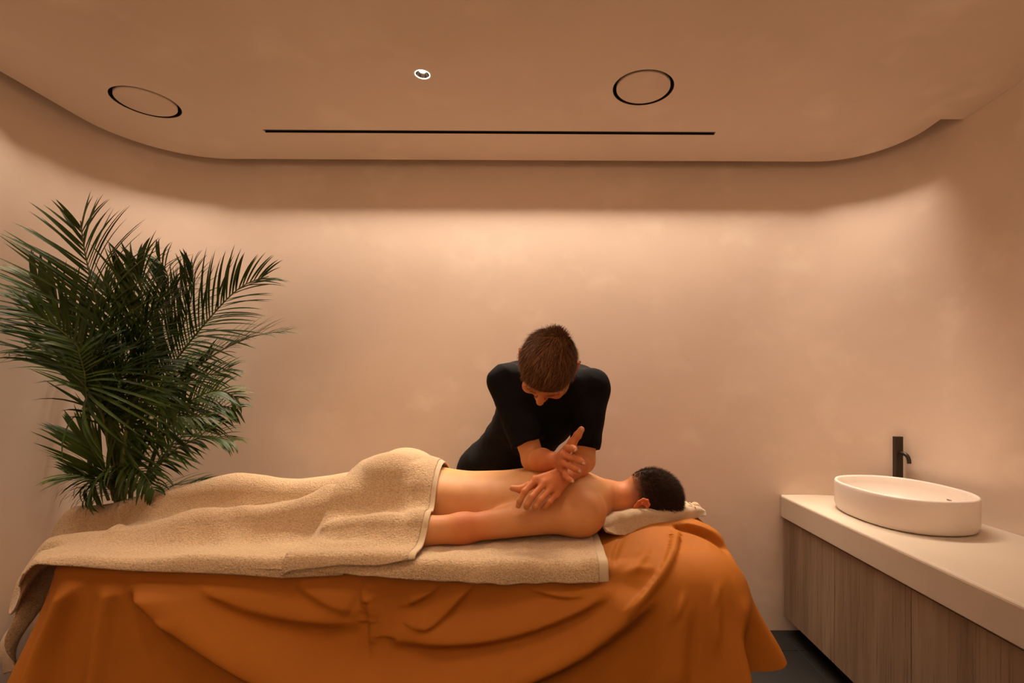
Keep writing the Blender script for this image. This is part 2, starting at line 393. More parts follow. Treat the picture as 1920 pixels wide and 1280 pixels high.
BC = (1.42, 2.09); BA, BB = .20, .30
t = tag(empty('vessel_basin', (*BC, ZT)), 'oval cream ceramic vessel basin on the plaster counter', 'basin')
pr = [(0, .002), (.93, .002), (.965, .006), (.972, .014), (1.0, .03), (1.0, .115), (.997, .124), (.985, .129), (.96, .129), (.945, .122), (.93, .10), (.88, .055), (.75, .03), (.4, .018), (0, .016)]
n = 96; a = np.linspace(0, 2*math.pi, n, endpoint=False)
ca, sa = np.cos(a), np.sin(a); ex = 2/2.35
ux, uy = np.sign(ca)*np.abs(ca)**ex, np.sign(sa)*np.abs(sa)**ex
V = np.array([[(BC[0]+BA*r*ux[i], BC[1]+BB*r*uy[i], ZT+z) for r, z in pr] for i in range(n)]).reshape(-1, 3)
o = fin('bowl', mesh_np(V, grid_faces(n, len(pr), wrap=True)), M['ceramic'], t)
lathe('drain_cap', [(0, .026), (.026, .025), (.032, .021), (.033, .016)], (BC[0]+.02, BC[1]+.04, ZT), M['ceramic'], t, 32)
mkp = Vector((BC[0]+BA*.905, BC[1]-.03, ZT+.078))
def mk(bm):
    for k in range(5): box(bm, mkp.x-.0012, mkp.x+.0002, mkp.y-.013+k*.0055, mkp.y-.0095+k*.0055, mkp.z-.0025, mkp.z+.0025)
bm_obj('maker_mark', mk, M['mark'], t)
fp = at(1683.5, 870, 2.35); fx, fy = fp[0], 2.35; ft = at(1683, 818, 2.35)[2]
t = tag(empty('basin_tap', (fx, fy, ZT)), 'tall dark bronze square-bodied tap behind the oval basin', 'tap')
bm_obj('body', lambda bm: box(bm, fx-.0165, fx+.0165, fy-.013, fy+.013, ZT, ft), M['tap'], t, bev=.0015)
bm_obj('base_flange', lambda bm: box(bm, fx-.024, fx+.024, fy-.018, fy+.018, ZT, ZT+.005), M['tap'], t, bev=.001)
pz = at(1683, 848, 2.35)[2]
q = path_interp([(fx+.004, fy-.012, pz), (fx+.010, fy-.030, pz-.002), (fx+.014, fy-.046, pz-.012), (fx+.016, fy-.052, pz-.030), (fx+.016, fy-.052, pz-.044)], 16)
V, F = tube_np(q, np.full(16, .0085), 12); fin('spout', mesh_np(V, F), M['tap'], t)
# ------------------------------------------------------------------ massage table and its cover
TX0, TX1, TY0, TY1, TZ = -1.50, .60, 1.48, 2.12, .70
t = tag(empty('massage_table', (-.45, 1.8, 0)), 'massage table hidden under the orange cover', 'table')
bm_obj('tabletop', lambda bm: box(bm, TX0+.04, TX1-.17, TY0+.05, TY1-.05, TZ-.11, TZ-.06), M['steel'], t, bev=.015, seg=3)
for x in (TX0+.3, TX1-.4):
    for y in (TY0+.08, TY1-.08): bm_obj('leg', lambda bm: box(bm, x-.02, x+.02, y-.02, y+.02, 0, TZ-.11), M['steel'], t, bev=.003)
def cover_z(x, y):
    z = TZ+0*x
    z = z+.055*sstep(x, .10, .34)*sstep(y, 1.56, 1.80)*(1-.55*sstep(x, .46, .60))
    z = z-.050*np.exp(-(((x-.36)/.12)**2+((y-1.88)/.085)**2)**2)
    return z
# outline of the rounded rectangle, walked counter-clockwise from the near left corner
def outline(n_long=420, n_short=130, r=.12):
    pts = []; nr = []
    def seg(a, b, n, nn):
        for k in range(n):
            q = k/n; pts.append((a[0]+(b[0]-a[0])*q, a[1]+(b[1]-a[1])*q)); nr.append(nn)
    def cor(c, a0, n=40):
        for k in range(n):
            a = math.radians(a0+90*k/n); pts.append((c[0]+r*math.cos(a), c[1]+r*math.sin(a))); nr.append((math.cos(a), math.sin(a)))
    seg((TX0+r, TY0), (TX1-r, TY0), n_long, (0, -1)); cor((TX1-r, TY0+r), 270)
    seg((TX1, TY0+r), (TX1, TY1-r), n_short, (1, 0)); cor((TX1-r, TY1-r), 0)
    seg((TX1-r, TY1), (TX0+r, TY1), n_long//2, (0, 1)); cor((TX0+r, TY1-r), 90)
    seg((TX0, TY1-r), (TX0, TY0+r), n_short, (-1, 0)); cor((TX0+r, TY0+r), 180)
    return np.array(pts), np.array(nr)
OP, ON = outline(); NO = len(OP)
def poly_dist(px, pz, line):                              # signed distance to a polyline (positive above it), and 0..1 along it
    best = np.full(px.shape, 9.); sg = np.zeros(px.shape); along = np.zeros(px.shape)
    L = np.array(line); n = len(L)-1
    for i in range(n):
        a, b = L[i], L[i+1]; d = b-a; tt = np.clip(((px-a[0])*d[0]+(pz-a[1])*d[1])/(d@d), 0, 1)
        ex_, ez_ = px-a[0]-tt*d[0], pz-a[1]-tt*d[1]; dist = np.hypot(ex_, ez_); mk_ = dist < best
        cr = d[0]*ez_-d[1]*ex_; best = np.where(mk_, dist, best); sg = np.where(mk_, np.sign(cr)*(1 if d[0] > 0 else -1), sg)
        along = np.where(mk_, (i+tt)/n, along)
    return best, sg, along
def pxl(pts, Y=1.44):
    P = np.array([(at(a, b, Y)[0], at(a, b, Y)[2]) for a, b in pts])
    return path_interp(P, 18)
# crest lines seen on the front of the cover: (points, height, reach above, reach below)
RIDGES = [
 ([(215,1075),(262,1120),(330,1172),(401,1215),(492,1262),(620,1310),(760,1330)], .050, .085, .030),
 ([(1300,1025),(1262,1075),(1217,1120),(1149,1182),(1080,1225),(960,1268),(840,1300),(700,1320)], .058, .080, .032),
 ([(1196,1040),(1165,1090),(1110,1130),(1030,1165),(940,1190),(850,1203),(745,1203)], .030, .050, .020),
 ([(1180,1080),(1120,1105),(1060,1120),(1000,1112)], .014, .028, .010),
 ([(905,1080),(870,1115),(838,1150),(800,1180),(770,1178)], .014, .026, .010),
 ([(838,1082),(800,1120),(757,1142)], .010, .022, .008),
 ([(672,1082),(674,1120),(676,1140)], .012, .020, .006),
 ([(682,1120),(690,1170),(692,1220)], .009, .022, .006),
 ([(545,1095),(600,1130),(660,1150)], .014, .05, .02),
 ([(330,1075),(380,1108),(450,1140),(560,1165),(660,1172)], .018, .045, .022),
 ([(120,1080),(100,1150),(80,1230),(70,1320)], .030, .030, .022),
 ([(190,1095),(180,1180),(175,1320)], .020, .034, .030),
 ([(300,1150),(305,1230),(320,1330)], .010, .04, .03),
 ([(1365,1085),(1352,1150),(1345,1220)], .012, .035, .015),
 ([(1290,1130),(1280,1200),(1270,1300)], .016, .045, .030),
 ([(1240,1060),(1250,1050),(1310,1062),(1340,1050)], .012, .030, .014),
 ([(1395,1100),(1398,1180),(1400,1300)], .020, .05, .012),
]
HEM = .345
rows = []
qs = list(np.linspace(0, 1, 40)**.8)
cxl, cxr, cyc = TX0+.35, TX1-.33, (TY0+TY1)/2
cen = np.stack([np.clip(OP[:, 0], cxl, cxr), np.full(NO, cyc)], 1)
er = .035                                               # soft edge radius
ERV = .030+.062*sstep(OP[:, 0], .10, .42); inner = OP-ON*ERV[:, None]
for q in qs:
    P = cen+(inner-cen)*q; rows.append(np.c_[P, cover_z(P[:, 0], P[:, 1])])
z0 = cover_z(inner[:, 0], inner[:, 1])
# soft shoulder: wider at the right end
rr = ERV
for k in range(1, 11):
    a = k/10*math.pi/2; P = inner+ON*(rr*math.sin(a))[:, None]; rows.append(np.c_[P, z0-rr*(1-math.cos(a))])
right = np.clip(ON[:, 0], 0, 1); left = np.clip(-ON[:, 0], 0, 1); front = np.clip(-ON[:, 1], 0, 1)
flare = .035+.045*right+.085*left+.02*np.clip(ON[:, 1], 0, 1)
sarc = np.r_[0, np.cumsum(np.linalg.norm(np.diff(OP, axis=0), axis=1))]
NT = 84
corner_r = np.exp(-((OP[:, 0]-(TX1-.02))/.05)**2)*np.exp(-((OP[:, 1]-(TY0+.03))/.05)**2)
RL_ = [(pxl(r[0]), r[1], r[2], r[3]) for r in RIDGES]
sh_base = z0-ERV
for k in range(1, NT+1):
    tt = k/NT; z = sh_base+(HEM-sh_base)*tt
    e = flare*tt**1.15
    X = OP[:, 0]; D = np.zeros(NO)
    fm = front > .35
    for ln, amp, up, dn in RL_:
        ext = X[fm]+ON[fm, 0]*e[fm]
        d, s_, al = poly_dist(ext, z[fm], ln)
        wv = np.where(s_ > 0, up, dn); fade = sstep(al, 0, .12)*(1-.6*sstep(al, .85, 1))
        D[fm] += 1.25*amp*np.exp(-(d/wv)**2*1.1)*fade
    D *= sstep(tt, 0, .16)*sstep(front, .35, .9)
    # soft gathers on the other sides, a deep pleat just round the near right corner
    oth = 1-sstep(front, .2, .8)
    D += oth*(.016*np.sin(sarc*31)+.010*np.sin(sarc*57+1))*sstep(tt, .05, .7)
    s0 = sarc[420]                                       # start of the near right corner
    ds = sarc-s0
    P = OP+ON*(e+D)[:, None]
    zz = z+.006*np.sin(sarc*9)*tt+.030*tt*np.exp(-((ds-.15)/.16)**2)
    rows.append(np.c_[P, zz])
V = np.array(rows).transpose(1, 0, 2)
V[..., 2] += 0
wsm = sstep(V[:, :, 0], .06, .30)[..., None]*(np.arange(V.shape[1]) > 36)[None, :, None]
for _ in range(44):
    q_ = V.copy(); q_[:, 1:-1] = (V[:, :-2]+2*V[:, 1:-1]+V[:, 2:])/4; V = V*(1-wsm)+q_*wsm
def to_px(P):
    c_, s_ = math.cos(YAW), math.sin(YAW); x, y, z = P[..., 0], P[..., 1], P[..., 2]-ZC
    d_ = -s_*x+c_*y; return 1050+960*(c_*x+s_*y)/d_, 735-960*z/d_, d_
ds_ = (sarc-sarc[420])[:, None]; rt_ = sstep(np.arange(V.shape[1])[None, :], 56, 134)
pl_ = rt_*(.030*np.exp(-((ds_-.03)/.05)**2)*(ds_ < .045)-.075*sstep(ds_, .040, .062)*(1-sstep(ds_, .09, .15))+.040*np.exp(-((ds_-.175)/.035)**2))
V = V+np.concatenate([ON, np.zeros((NO, 1))], 1)[:, None, :]*pl_[..., None]
px_, py_, dd_ = to_px(V)
fmk = (V[..., 1] < 2.0) & (V[..., 0] > .05)
tow = np.stack([0*px_, 0*px_-.75, 0*px_+.65], -1)       # outwards and up
for line, amp, wu, wd in (
    ([(1258,984),(1300,993),(1335,1008),(1362,1028),(1371,1052)], -.030, 4, 5), ([(1272,982),(1310,988),(1345,1003),(1371,1026),(1380,1046)], .016, 10, 5),
    ([(1180,1001),(1162,1014),(1152,1040),(1150,1070)], -.014, 5, 6), ([(1267,984),(1268,1010),(1258,1045),(1238,1085),(1205,1125),(1160,1165)], .022, 16, 9),
    ([(1205,1006),(1215,1030),(1190,1066),(1160,1084)], .008, 12, 8), ([(1165,1078),(1200,1066),(1245,1066)], .008, 8, 5),
    
    ([(1290,1100),(1275,1140),(1250,1180)], .010, 12, 8), ([(1352,1085),(1345,1120),(1330,1160)], .007, 8, 5)):
    ln = path_interp([(a_, -b_) for a_, b_ in line], 16)
    d, s_, al = poly_dist(px_, -py_, ln)
    k_ = amp*np.exp(-(d/np.where(s_ > 0, wu, wd))**2)*sstep(al, 0, .12 if abs(amp) > .015 else .45)*(1-sstep(al, .7 if abs(amp) > .015 else .55, 1))*fmk
    V = V+tow*k_[..., None]
V[..., 2] += .003*vnoise(V[..., 0], V[..., 1], 14, 3)*(V[..., 0] > .1)
me = mesh_np(V.reshape(-1, 3), grid_faces(NO, V.shape[1], wrap=True))
o = fin('table_cover', me, M['sheet']); tag(o, 'orange-brown fabric cover draped over the massage table to near the floor', 'cover')
md = o.modifiers.new('s', 'SMOOTH'); md.factor = .5; md.iterations = 2
# ------------------------------------------------------------------ the man lying face down
BZ = .713
FAR = [(-1.86, 1.96, .020, .70, .735), (-1.82, 1.96, .034, .695, .748), (-1.72, 1.96, .040, .695, .760), (-1.60, 1.96, .042, .71, .785), (-1.48, 1.96, .045, .72, .815), (-1.34, 1.96, .055, .72, .848),
       (-1.20, 1.96, .062, .72, .872), (-1.10, 1.96, .060, .72, .868), (-.98, 1.955, .062, .715, .856), (-.85, 1.95, .078, .713, .868), (-.70, 1.95, .088, .713, .90), (-.55, 1.945, .09, .713, .92)]
NEAR = [(-1.62, 1.65, .020, .695, .716), (-1.58, 1.65, .032, .69, .727), (-1.48, 1.65, .038, .69, .737), (-1.38, 1.655, .042, .69, .752), (-1.26, 1.66, .050, .70, .778), (-1.14, 1.67, .058, .71, .802),
        (-1.02, 1.69, .060, .713, .806), (-.88, 1.72, .074, .713, .826), (-.72, 1.755, .09, .713, .878), (-.55, 1.78, .09, .713, .91)]
TOR = [(-.72, 1.865, .10, .73, .90), (-.64, 1.865, .165, .72, .945), (-.56, 1.865, .178, .715, .956), (-.48, 1.865, .172, .713, .945), (-.40, 1.865, .160, .713, .920), (-.30, 1.865, .155, .713, .909), (-.20, 1.868, .165, .713, .910),
       (-.10, 1.87, .182, .713, .920), (0, 1.872, .195, .713, .928), (.08, 1.873, .195, .713, .918), (.14, 1.873, .165, .72, .895), (.19, 1.873, .10, .735, .865)]
fld = Field((-1.90, 1.50, .66), (.52, 2.24, 1.0), .0065)
fld.loft(TOR, .03, 2.4); fld.loft(FAR, .03, 2.1); fld.loft(NEAR, .03, 2.1)
fld.ell((-.56, 1.785, .86), (.12, .085, .095), .04); fld.ell((-.56, 1.945, .86), (.12, .085, .095), .04)     # buttocks
ne = at(868, 988, 1.635)
SH = at(1088, 962, 1.70)
def arm(sh, el, wr, sgn):
    fld.ell(sh, (.078, .066, .062), .05)
    fld.cap(sh, el, .056, .044, .035)
    fld.ell(el, (.052, .046, .047), .02); fld.cap(el, el+(wr-el)*.45, .045, .047, .02); fld.cap(el+(wr-el)*.45, wr, .047, .028, .015)
    fld.cap(wr, wr+np.array((-.08, .0, -.005)), .030, .022, .01)
    for k_ in range(4): fld.cap(wr+np.array((-.08, (k_-1.5)*.018, -.006)), wr+np.array((-.15-.01*(k_ in (1, 2)), (k_-1.5)*.02, -.012)), .011, .008, .004)
    fld.cap(wr+np.array((-.02, sgn*.02, -.005)), wr+np.array((-.08, sgn*.05, -.01)), .012, .009, .006)
WR = np.array((-.555, 1.60, .757)); arm(SH, np.array((ne[0], 1.635, .766)), WR, 1)
fld.cap(np.array((.02, 1.80, .83)), SH, .07, .06, .05)
SF = np.array((.10, 2.05, .79)); arm(SF, np.array((-.28, 2.12, .762)), np.array((-.52, 2.135, .75)), -1)
fld.ell((-.02, 1.795, .865), (.085, .05, .050), .03); fld.ell((-.02, 1.95, .865), (.085, .05, .050), .03)     # shoulder blades
fld.cap((.12, 1.80, .83), (.22, 1.85, .815), .045, .045, .04); fld.cap((.12, 1.94, .83), (.22, 1.89, .815), .045, .045, .04)
fld.cap((.14, 1.872, .815), (.29, 1.872, .800), .060, .056, .03)
HC = np.array((at(1221, 935, 1.872)[0], 1.872, .812))
fld.ell(HC, (.112, .077, .104), .03); fld.ell(HC+(-.045, 0, -.045), (.075, .062, .058), .02)
fld.ell(HC+(-.02, 0, -.095), (.03, .012, .022), .01)                                                   # nose, into the face rest
# spine furrow
fld.cap((-.46, 1.868, .953), (.10, 1.872, .957), .026, .026, .022, 's')
# ear, near side
E = at(1199, 948, 1.795); ER = [(math.cos(.30), 0, math.sin(.30)), (0, 1, 0), (-math.sin(.30), 0, math.cos(.30))]
V, F = fld.mesh(); V = relax(V, F, 2)
def man_tint(V):
    T = np.ones((len(V), 3)); x, y, z = V.T
    red = sstep(x, .12, .26)*.8+.55*(1-sstep(y, 1.64, 1.72))*sstep(x, -.36, -.28)*(1-sstep(x, -.26, -.14))+.3*(1-sstep(y, 1.66, 1.74))
    red = np.clip(red, 0, 1)[:, None]; T = T*(1-red)+np.array((.90, .54, .42))*red
    hl = sstep(np.hypot((x-HC[0])/.112, (z-HC[2])/.104)*0+x, .240, .330)*sstep(z, .775, .80)+sstep(x, .30, .345)*sstep(z, .745, .775)
    hl = np.clip(hl, 0, 1)[:, None]; T = T*(1-hl*.93)+np.array((.05, .04, .035))*hl*.93
    return T
man = tag(empty('person', (-.4, 1.87, .713)), 'man lying face down on the massage table, bare back, towels over his hips and legs', 'person')
fin('body', mesh_np(V, F, man_tint(V)), M['skin'], man)
def ear_mesh(C, R, h=.0016, s=1.0):                       # R rows: up the ear, outwards, towards the back of the head
    f = Field(np.array((-.05,)*3), np.array((.05,)*3), h)
    # local coords: x = along height, y = outwards, z = backwards
    pts = [(-.012, 0, -.010), (-.002, .002, -.014), (.012, .004, -.013), (.024, .006, -.006), (.027, .008, .006), (.020, .010, .015), (.006, .009, .016), (-.008, .007, .011), (-.018, .004, .003), (-.024, .002, -.004), (-.019, .001, -.010)]
    for a_, b_ in zip(pts[:-1], pts[1:]): f.cap(a_, b_, .0034, .0034, .003)
    pts = [(.014, .003, -.004), (.010, .006, .007), (-.002, .006, .008), (-.012, .004, .002)]
    for a_, b_ in zip(pts[:-1], pts[1:]): f.cap(a_, b_, .0034, .003, .003)
    f.ell((.004, -.002, .001), (.023, .0035, .013), .003); f.ell((-.019, .001, -.004), (.008, .004, .007), .003)
    f.ell((-.004, .004, -.006), (.006, .006, .004), .002, op='s')
    V, F = f.mesh(); V = V*s; return C+V@np.array(R), F
sc = .30
R = np.array([(math.sin(.95), -.10, math.cos(.95)), (0, -1, 0), (-math.cos(.95), 0, math.sin(.95))])
V, F = ear_mesh(E+np.array((0, -.006, -.004)), R, s=1.32)
fin('ear', mesh_np(V, F, np.tile((.95, .50, .42), (len(V), 1))), M['skin'], man)
V2 = V.copy(); V2[:, 1] = 2*1.872-V2[:, 1]; fin('ear', mesh_np(V2, F[:, ::-1], np.tile((.95, .50, .42), (len(V), 1))), M['skin'], man)
def strands(roots, dirs, nrm, length, width, parent, m, seg=4, lift=.25, curl=0, cols=(.6, 1.5), name='hair', bend=None):
    n = len(roots); Ls = length*RNG.uniform(.65, 1.15, n)
    Pn = []; p = roots.copy(); d = dirs.copy()
    for k in range(seg+1):
        Pn.append(p.copy())
        d = d+RNG.normal(0, .10, d.shape)+nrm*(lift*(.4-k/seg))
        if bend is not None: d = d+bend(p)
        d /= np.linalg.norm(d, axis=1)[:, None]; p = p+d*(Ls/seg)[:, None]
    side = np.cross(dirs, nrm); side /= np.linalg.norm(side, axis=1)[:, None]+1e-9
    V = np.zeros((n, seg+1, 2, 3))
    for k in range(seg+1):
        wv = width*(1-.8*(k/seg)**1.5); V[:, k, 0] = Pn[k]-side*wv/2; V[:, k, 1] = Pn[k]+side*wv/2
    base = np.arange(n)[:, None]*(seg+1)*2; F = []
    for k in range(seg): F.append(np.stack([base[:, 0]+2*k, base[:, 0]+2*k+1, base[:, 0]+2*k+3, base[:, 0]+2*k+2], 1))
    tint = np.repeat(RNG.uniform(cols[0], cols[1], (n, 1)), (seg+1)*2, 0)*np.ones((1, 3))
    return fin(name, mesh_np(V.reshape(-1, 3), np.concatenate(F), tint), m, parent)
# his short dark hair
n = 30000; u = RNG.normal(0, 1, (n, 3)); u /= np.linalg.norm(u, axis=1)[:, None]
rad = np.array((.112, .077, .104)); P = HC+u*rad
keep = ((P[:, 0] > .282+RNG.uniform(0, 1, n)**1.5*.05) & (P[:, 2] > .775) | (P[:, 0] > .325) & (P[:, 2] > .755+RNG.uniform(-.008, .008, n)))
P, u = P[keep], u[keep]; nr = u/rad; nr /= np.linalg.norm(nr, axis=1)[:, None]
fl = np.array((.6, 0, -.9))-0*P; fl = fl-nr*(fl*nr).sum(1)[:, None]; fl /= np.linalg.norm(fl, axis=1)[:, None]+1e-6
L_ = .008+.011*sstep(P[:, 0], .28, .36)
strands(P-nr*.002, (nr*.8+fl*.6), nr, 1.0*L_, .0016, man, M['hair2'], 3, .2)
# ------------------------------------------------------------------ towels
def hmap(xs, ys):
    X, Y = np.meshgrid(xs, ys, indexing='ij'); H = np.full(X.shape, .0)
    H = np.where((X > TX0-.02) & (Y > TY0-.03) & (Y < TY1+.03), TZ+.014, .55)
    for T in (FAR, NEAR, TOR):
        T = np.array(T); cy, w_, zb, zt = [smooth_interp(X, T[:, 0], T[:, j]) for j in range(1, 5)]
        q = np.abs((Y-cy)/w_); z = (zb+zt)/2+(zt-zb)/2*np.sqrt(np.clip(1-q**2, 0, 1)); ok = (q < 1) & (X >= T[0, 0]) & (X <= T[-1, 0])
        H = np.where(ok, np.maximum(H, z), H)
    for cy in (1.785, 1.945):
        q = ((X+.56)/.12)**2+((Y-cy)/.085)**2; H = np.maximum(H, np.where(q < 1, .86+.099*np.sqrt(np.clip(1-q, 0, 1)), 0))
    for a_, b_, r1, r2 in (((SH), (ne[0], 1.635, .766), .056, .05), ((ne[0], 1.635, .766), WR, .05, .034), (WR, WR+np.array((-.15, 0, -.01)), .03, .015)):
        a_ = np.array(a_); b_ = np.array(b_); d = (b_-a_)[:2]; tt = np.clip(((X-a_[0])*d[0]+(Y-a_[1])*d[1])/(d@d), 0, 1)
        dist = np.hypot(X-a_[0]-tt*d[0], Y-a_[1]-tt*d[1]); r = r1+(r2-r1)*tt; zc_ = a_[2]+(b_[2]-a_[2])*tt
        H = np.maximum(H, np.where(dist < r, zc_+np.sqrt(np.clip(r*r-dist*dist, 0, 1)), 0))
    return H
GX = np.arange(-2.0, -.30, .008); GY = np.arange(1.44, 2.26, .008)
H0 = hmap(GX, GY)+.008
Hm = H0.copy()
for it in range(60):
    b_ = Hm.copy(); b_[1:-1, 1:-1] = (Hm[:-2, 1:-1]+Hm[2:, 1:-1]+Hm[1:-1, :-2]+Hm[1:-1, 2:])/4; b_[0], b_[-1] = b_[1], b_[-2]; b_[:, 0], b_[:, -1] = b_[:, 1], b_[:, -2]
    Hm = np.maximum(H0, b_-.0004)
for it in range(6):
    b_ = Hm.copy(); b_[1:-1, 1:-1] = (Hm[:-2, 1:-1]+Hm[2:, 1:-1]+Hm[1:-1, :-2]+Hm[1:-1, 2:])/4; Hm = b_
Hm = np.maximum(Hm, H0-.001)+.003
def hlook(X, Y):
    fx_ = np.clip((X-GX[0])/.008, 0, len(GX)-1.001); fy_ = np.clip((Y-GY[0])/.008, 0, len(GY)-1.001)
    i, j = fx_.astype(int), fy_.astype(int); u_, v_ = fx_-i, fy_-j
    return Hm[i, j]*(1-u_)*(1-v_)+Hm[i+1, j]*u_*(1-v_)+Hm[i, j+1]*(1-u_)*v_+Hm[i+1, j+1]*u_*v_
YE = TY0-.004
def drape(A, B, off, xe=None, wr=None):                   # A along the body, B across (beyond YE it hangs down the front)
    over = np.clip(YE-B, 0, 9); Yb = np.maximum(B, YE)
    Y = Yb-.016*(1-np.exp(-over/.012)); 
    if xe is None: X = A; oa = 0*A
    else:
        XE_ = np.interp(B, [1.44, 1.52, 1.70, 1.85, 2.2], xe); oa = np.clip(XE_-A, 0, 9); X = np.maximum(A, XE_)
    z = hlook(X, Yb)+off
    zedge = z-over*.98-.0*over
    bend = oa*oa/(oa+.06)
    X2 = X-oa*.62*np.exp(-oa/.9)-0*bend; z = zedge-bend*.95
    if wr is not None: z = z+wr(A, B)*np.exp(-over/.02)
    P = np.stack([X2, Y-off*.8*(over > 0), z], -1)
    return P
def fold(A, B, line, amp, wd):
    d, s_, al = poly_dist(A, B, np.array(line)); return amp*np.exp(-(d/wd)**2)*np.sin(np.pi*np.clip(al, .02, .98))**.5
def towel(name, P, m, label, cat, band=None, th=.007, off=-1):
    n1, n2 = P.shape[:2]; me = mesh_np(P.reshape(-1, 3), grid_faces(n1, n2)); o = fin(name, me, m)
    tag(o, label, cat)
    md = o.modifiers.new('t', 'SOLIDIFY'); md.thickness = th; md.offset = off; md.use_even_offset = False
    return o
# under towel
nA, nB = 330, 170
A = np.linspace(-1.40, .148, nA)[:, None]*np.ones((1, nB)); fr = np.linspace(0, 1, nB)[None, :]
hem = np.interp(A[:, 0], [-1.4, -.8, -.42, -.1, .148], [.0, .016, .040, .058, .050])[:, None]
B = 2.05+(YE-hem-2.05)*fr
over = np.clip(YE-B, 0, 9); Yb = np.maximum(B, YE)
Z = .7125-over+.0040*vnoise(A, B, 48, 5)*sstep(-B, -1.68, -1.62)+.010*np.exp(-((Yb-1.60)/.03)**2)*sstep(A, -.3, 0)*(.6+.5*np.sin(A*19))*.5
P = np.stack([A+.010*over*0, Yb-.018*(1-np.exp(-over/.01))-.003*np.sin(A*23)*over/.04, Z], -1)
P[..., 0] += np.where(A > .13, .012*(fr-.5), 0)
bd = int(nA*(1-.026/1.548))
uo = towel('bath_towel', P[:bd+1], M['terry'], 'tan terry towel spread under the man, its hem hanging over the near table edge', 'towel', th=.008)
me = mesh_np(P[bd:].reshape(-1, 3), grid_faces(nA-bd, nB)); b1 = fin('woven_border', me, M['border'], uo)
md = b1.modifiers.new('t', 'SOLIDIFY'); md.thickness = .004; md.offset = -1
# towel over the legs
nA, nB = 360, 210
al_ = np.linspace(0, 1, nA)[:, None]; fr = np.linspace(0, 1, nB)[None, :]
hemo = lambda a: np.interp(a, [-1.75, -1.5, -1.2, -.9, -.77, -.5], [.008, .010, .030, .042, .052, .04])
XEl = [-1.44, -1.50, -1.64, -1.80, -1.84]
B1 = 2.18+(YE-2.18)*fr
hang = np.interp(B1, [1.47, 1.50, 1.56, 1.66, 1.8, 2.2], [.055, .075, .17, .30, .42, .46])
xe_ = np.interp(B1, [1.44, 1.52, 1.70, 1.85, 2.2], XEl)
A = (xe_-hang)+(-.60-(xe_-hang))*al_
B = B1-fr**6*hemo(A)
def wl(A, B):
    z = .0045*vnoise(A, B, 26, 11)+.002*vnoise(A, B, 60, 12)
    z += fold(A, B, [(-1.30, 1.84), (-1.33, 1.78), (-1.42, 1.70), (-1.38, 1.60)], .018, .020)-fold(A, B, [(-1.28, 1.84), (-1.34, 1.74), (-1.30, 1.64)], .010, .018)
    z += fold(A, B, [(-1.25, 1.80), (-1.10, 1.76), (-.82, 1.72)], -.016, .020)+fold(A, B, [(-1.22, 1.70), (-1.05, 1.62), (-.95, 1.55)], .010, .03)
    z += fold(A, B, [(-1.50, 1.72), (-1.40, 1.73), (-1.28, 1.77)], -.012, .02)+fold(A, B, [(-1.15, 1.90), (-1.05, 1.75), (-.98, 1.62), (-1.0, 1.52)], .007, .03)
    z += fold(A, B, [(-1.10, 1.66), (-.9, 1.66), (-.78, 1.70)], .008, .02)+fold(A, B, [(-.90, 1.82), (-.80, 1.78), (-.74, 1.70)], .010, .02)
    z += fold(A, B, [(-1.20, 1.86), (-1.00, 1.84), (-.80, 1.84)], -.012, .03)
    return z
P = drape(A, B, 0, XEl, wl)
P[..., 1] += .02*np.sin(P[..., 2]*22+P[..., 1]*9)*sstep(-P[..., 2], -.66, -.45)
P[..., 0] += .018*np.sin(P[..., 1]*34)*sstep(-P[..., 2], -.70, -.5); P[..., 0] = np.maximum(P[..., 0], XL+.02)
lo_ = towel('bath_towel', P, M['terry'], 'tan terry towel over the legs, hanging off the foot end of the table', 'towel', th=.006)
lo_.modifiers.new('s', 'SMOOTH').iterations = 2
# towel over the hips
nA, nB = 130, 200
al_ = np.linspace(0, 1, nA)[:, None]; fr = np.linspace(0, 1, nB)[None, :]
B1 = 2.16+(YE-2.16)*fr
xl = np.interp(B1, [1.47, 1.6, 1.75, 1.9, 2.2], [-.770, -.745, -.715, -.735, -.74]); xr = np.interp(B1, [1.47, 1.6, 1.75, 1.9, 2.2], [-.397, -.388, -.398, -.408, -.41])
A = xl+(xr-xl)*al_
hh_ = np.interp(A, [-.77, -.74, -.6, -.5, -.397], [.052, .038, .024, .026, .010])
B = B1-fr**6*hh_
def wh(A, B):
    z = .003*vnoise(A, B, 30, 21)+.002+fold(A, B, [(-.73, 1.56), (-.66, 1.52), (-.5, 1.52)], .008, .02)
    z += fold(A, B, [(-.47, 1.84), (-.50, 1.76), (-.47, 1.68)], -.012, .018)+fold(A, B, [(-.52, 1.66), (-.46, 1.60), (-.44, 1.54)], -.008, .02)
    z += fold(A, B, [(-.75, 1.64), (-.66, 1.60), (-.56, 1.60)], .008, .025)+fold(A, B, [(-.71, 1.70), (-.68, 1.80), (-.70, 1.9)], .006, .02)
    z -= .008*sstep(A, -.43, -.395)*sstep(B, 1.50, 1.6)
    return z
P = drape(A, B, .0095, None, wh)
bd = nA-8
ho = towel('bath_towel', P[:bd+1], M['terry'], 'tan terry towel laid across the hips, flat woven border at its right edge', 'towel', th=.009)
me = mesh_np(P[bd:].reshape(-1, 3), grid_faces(nA-bd, nB)); b1 = fin('woven_border', me, M['border'], ho)
md = b1.modifiers.new('t', 'SOLIDIFY'); md.thickness = .006; md.offset = -1
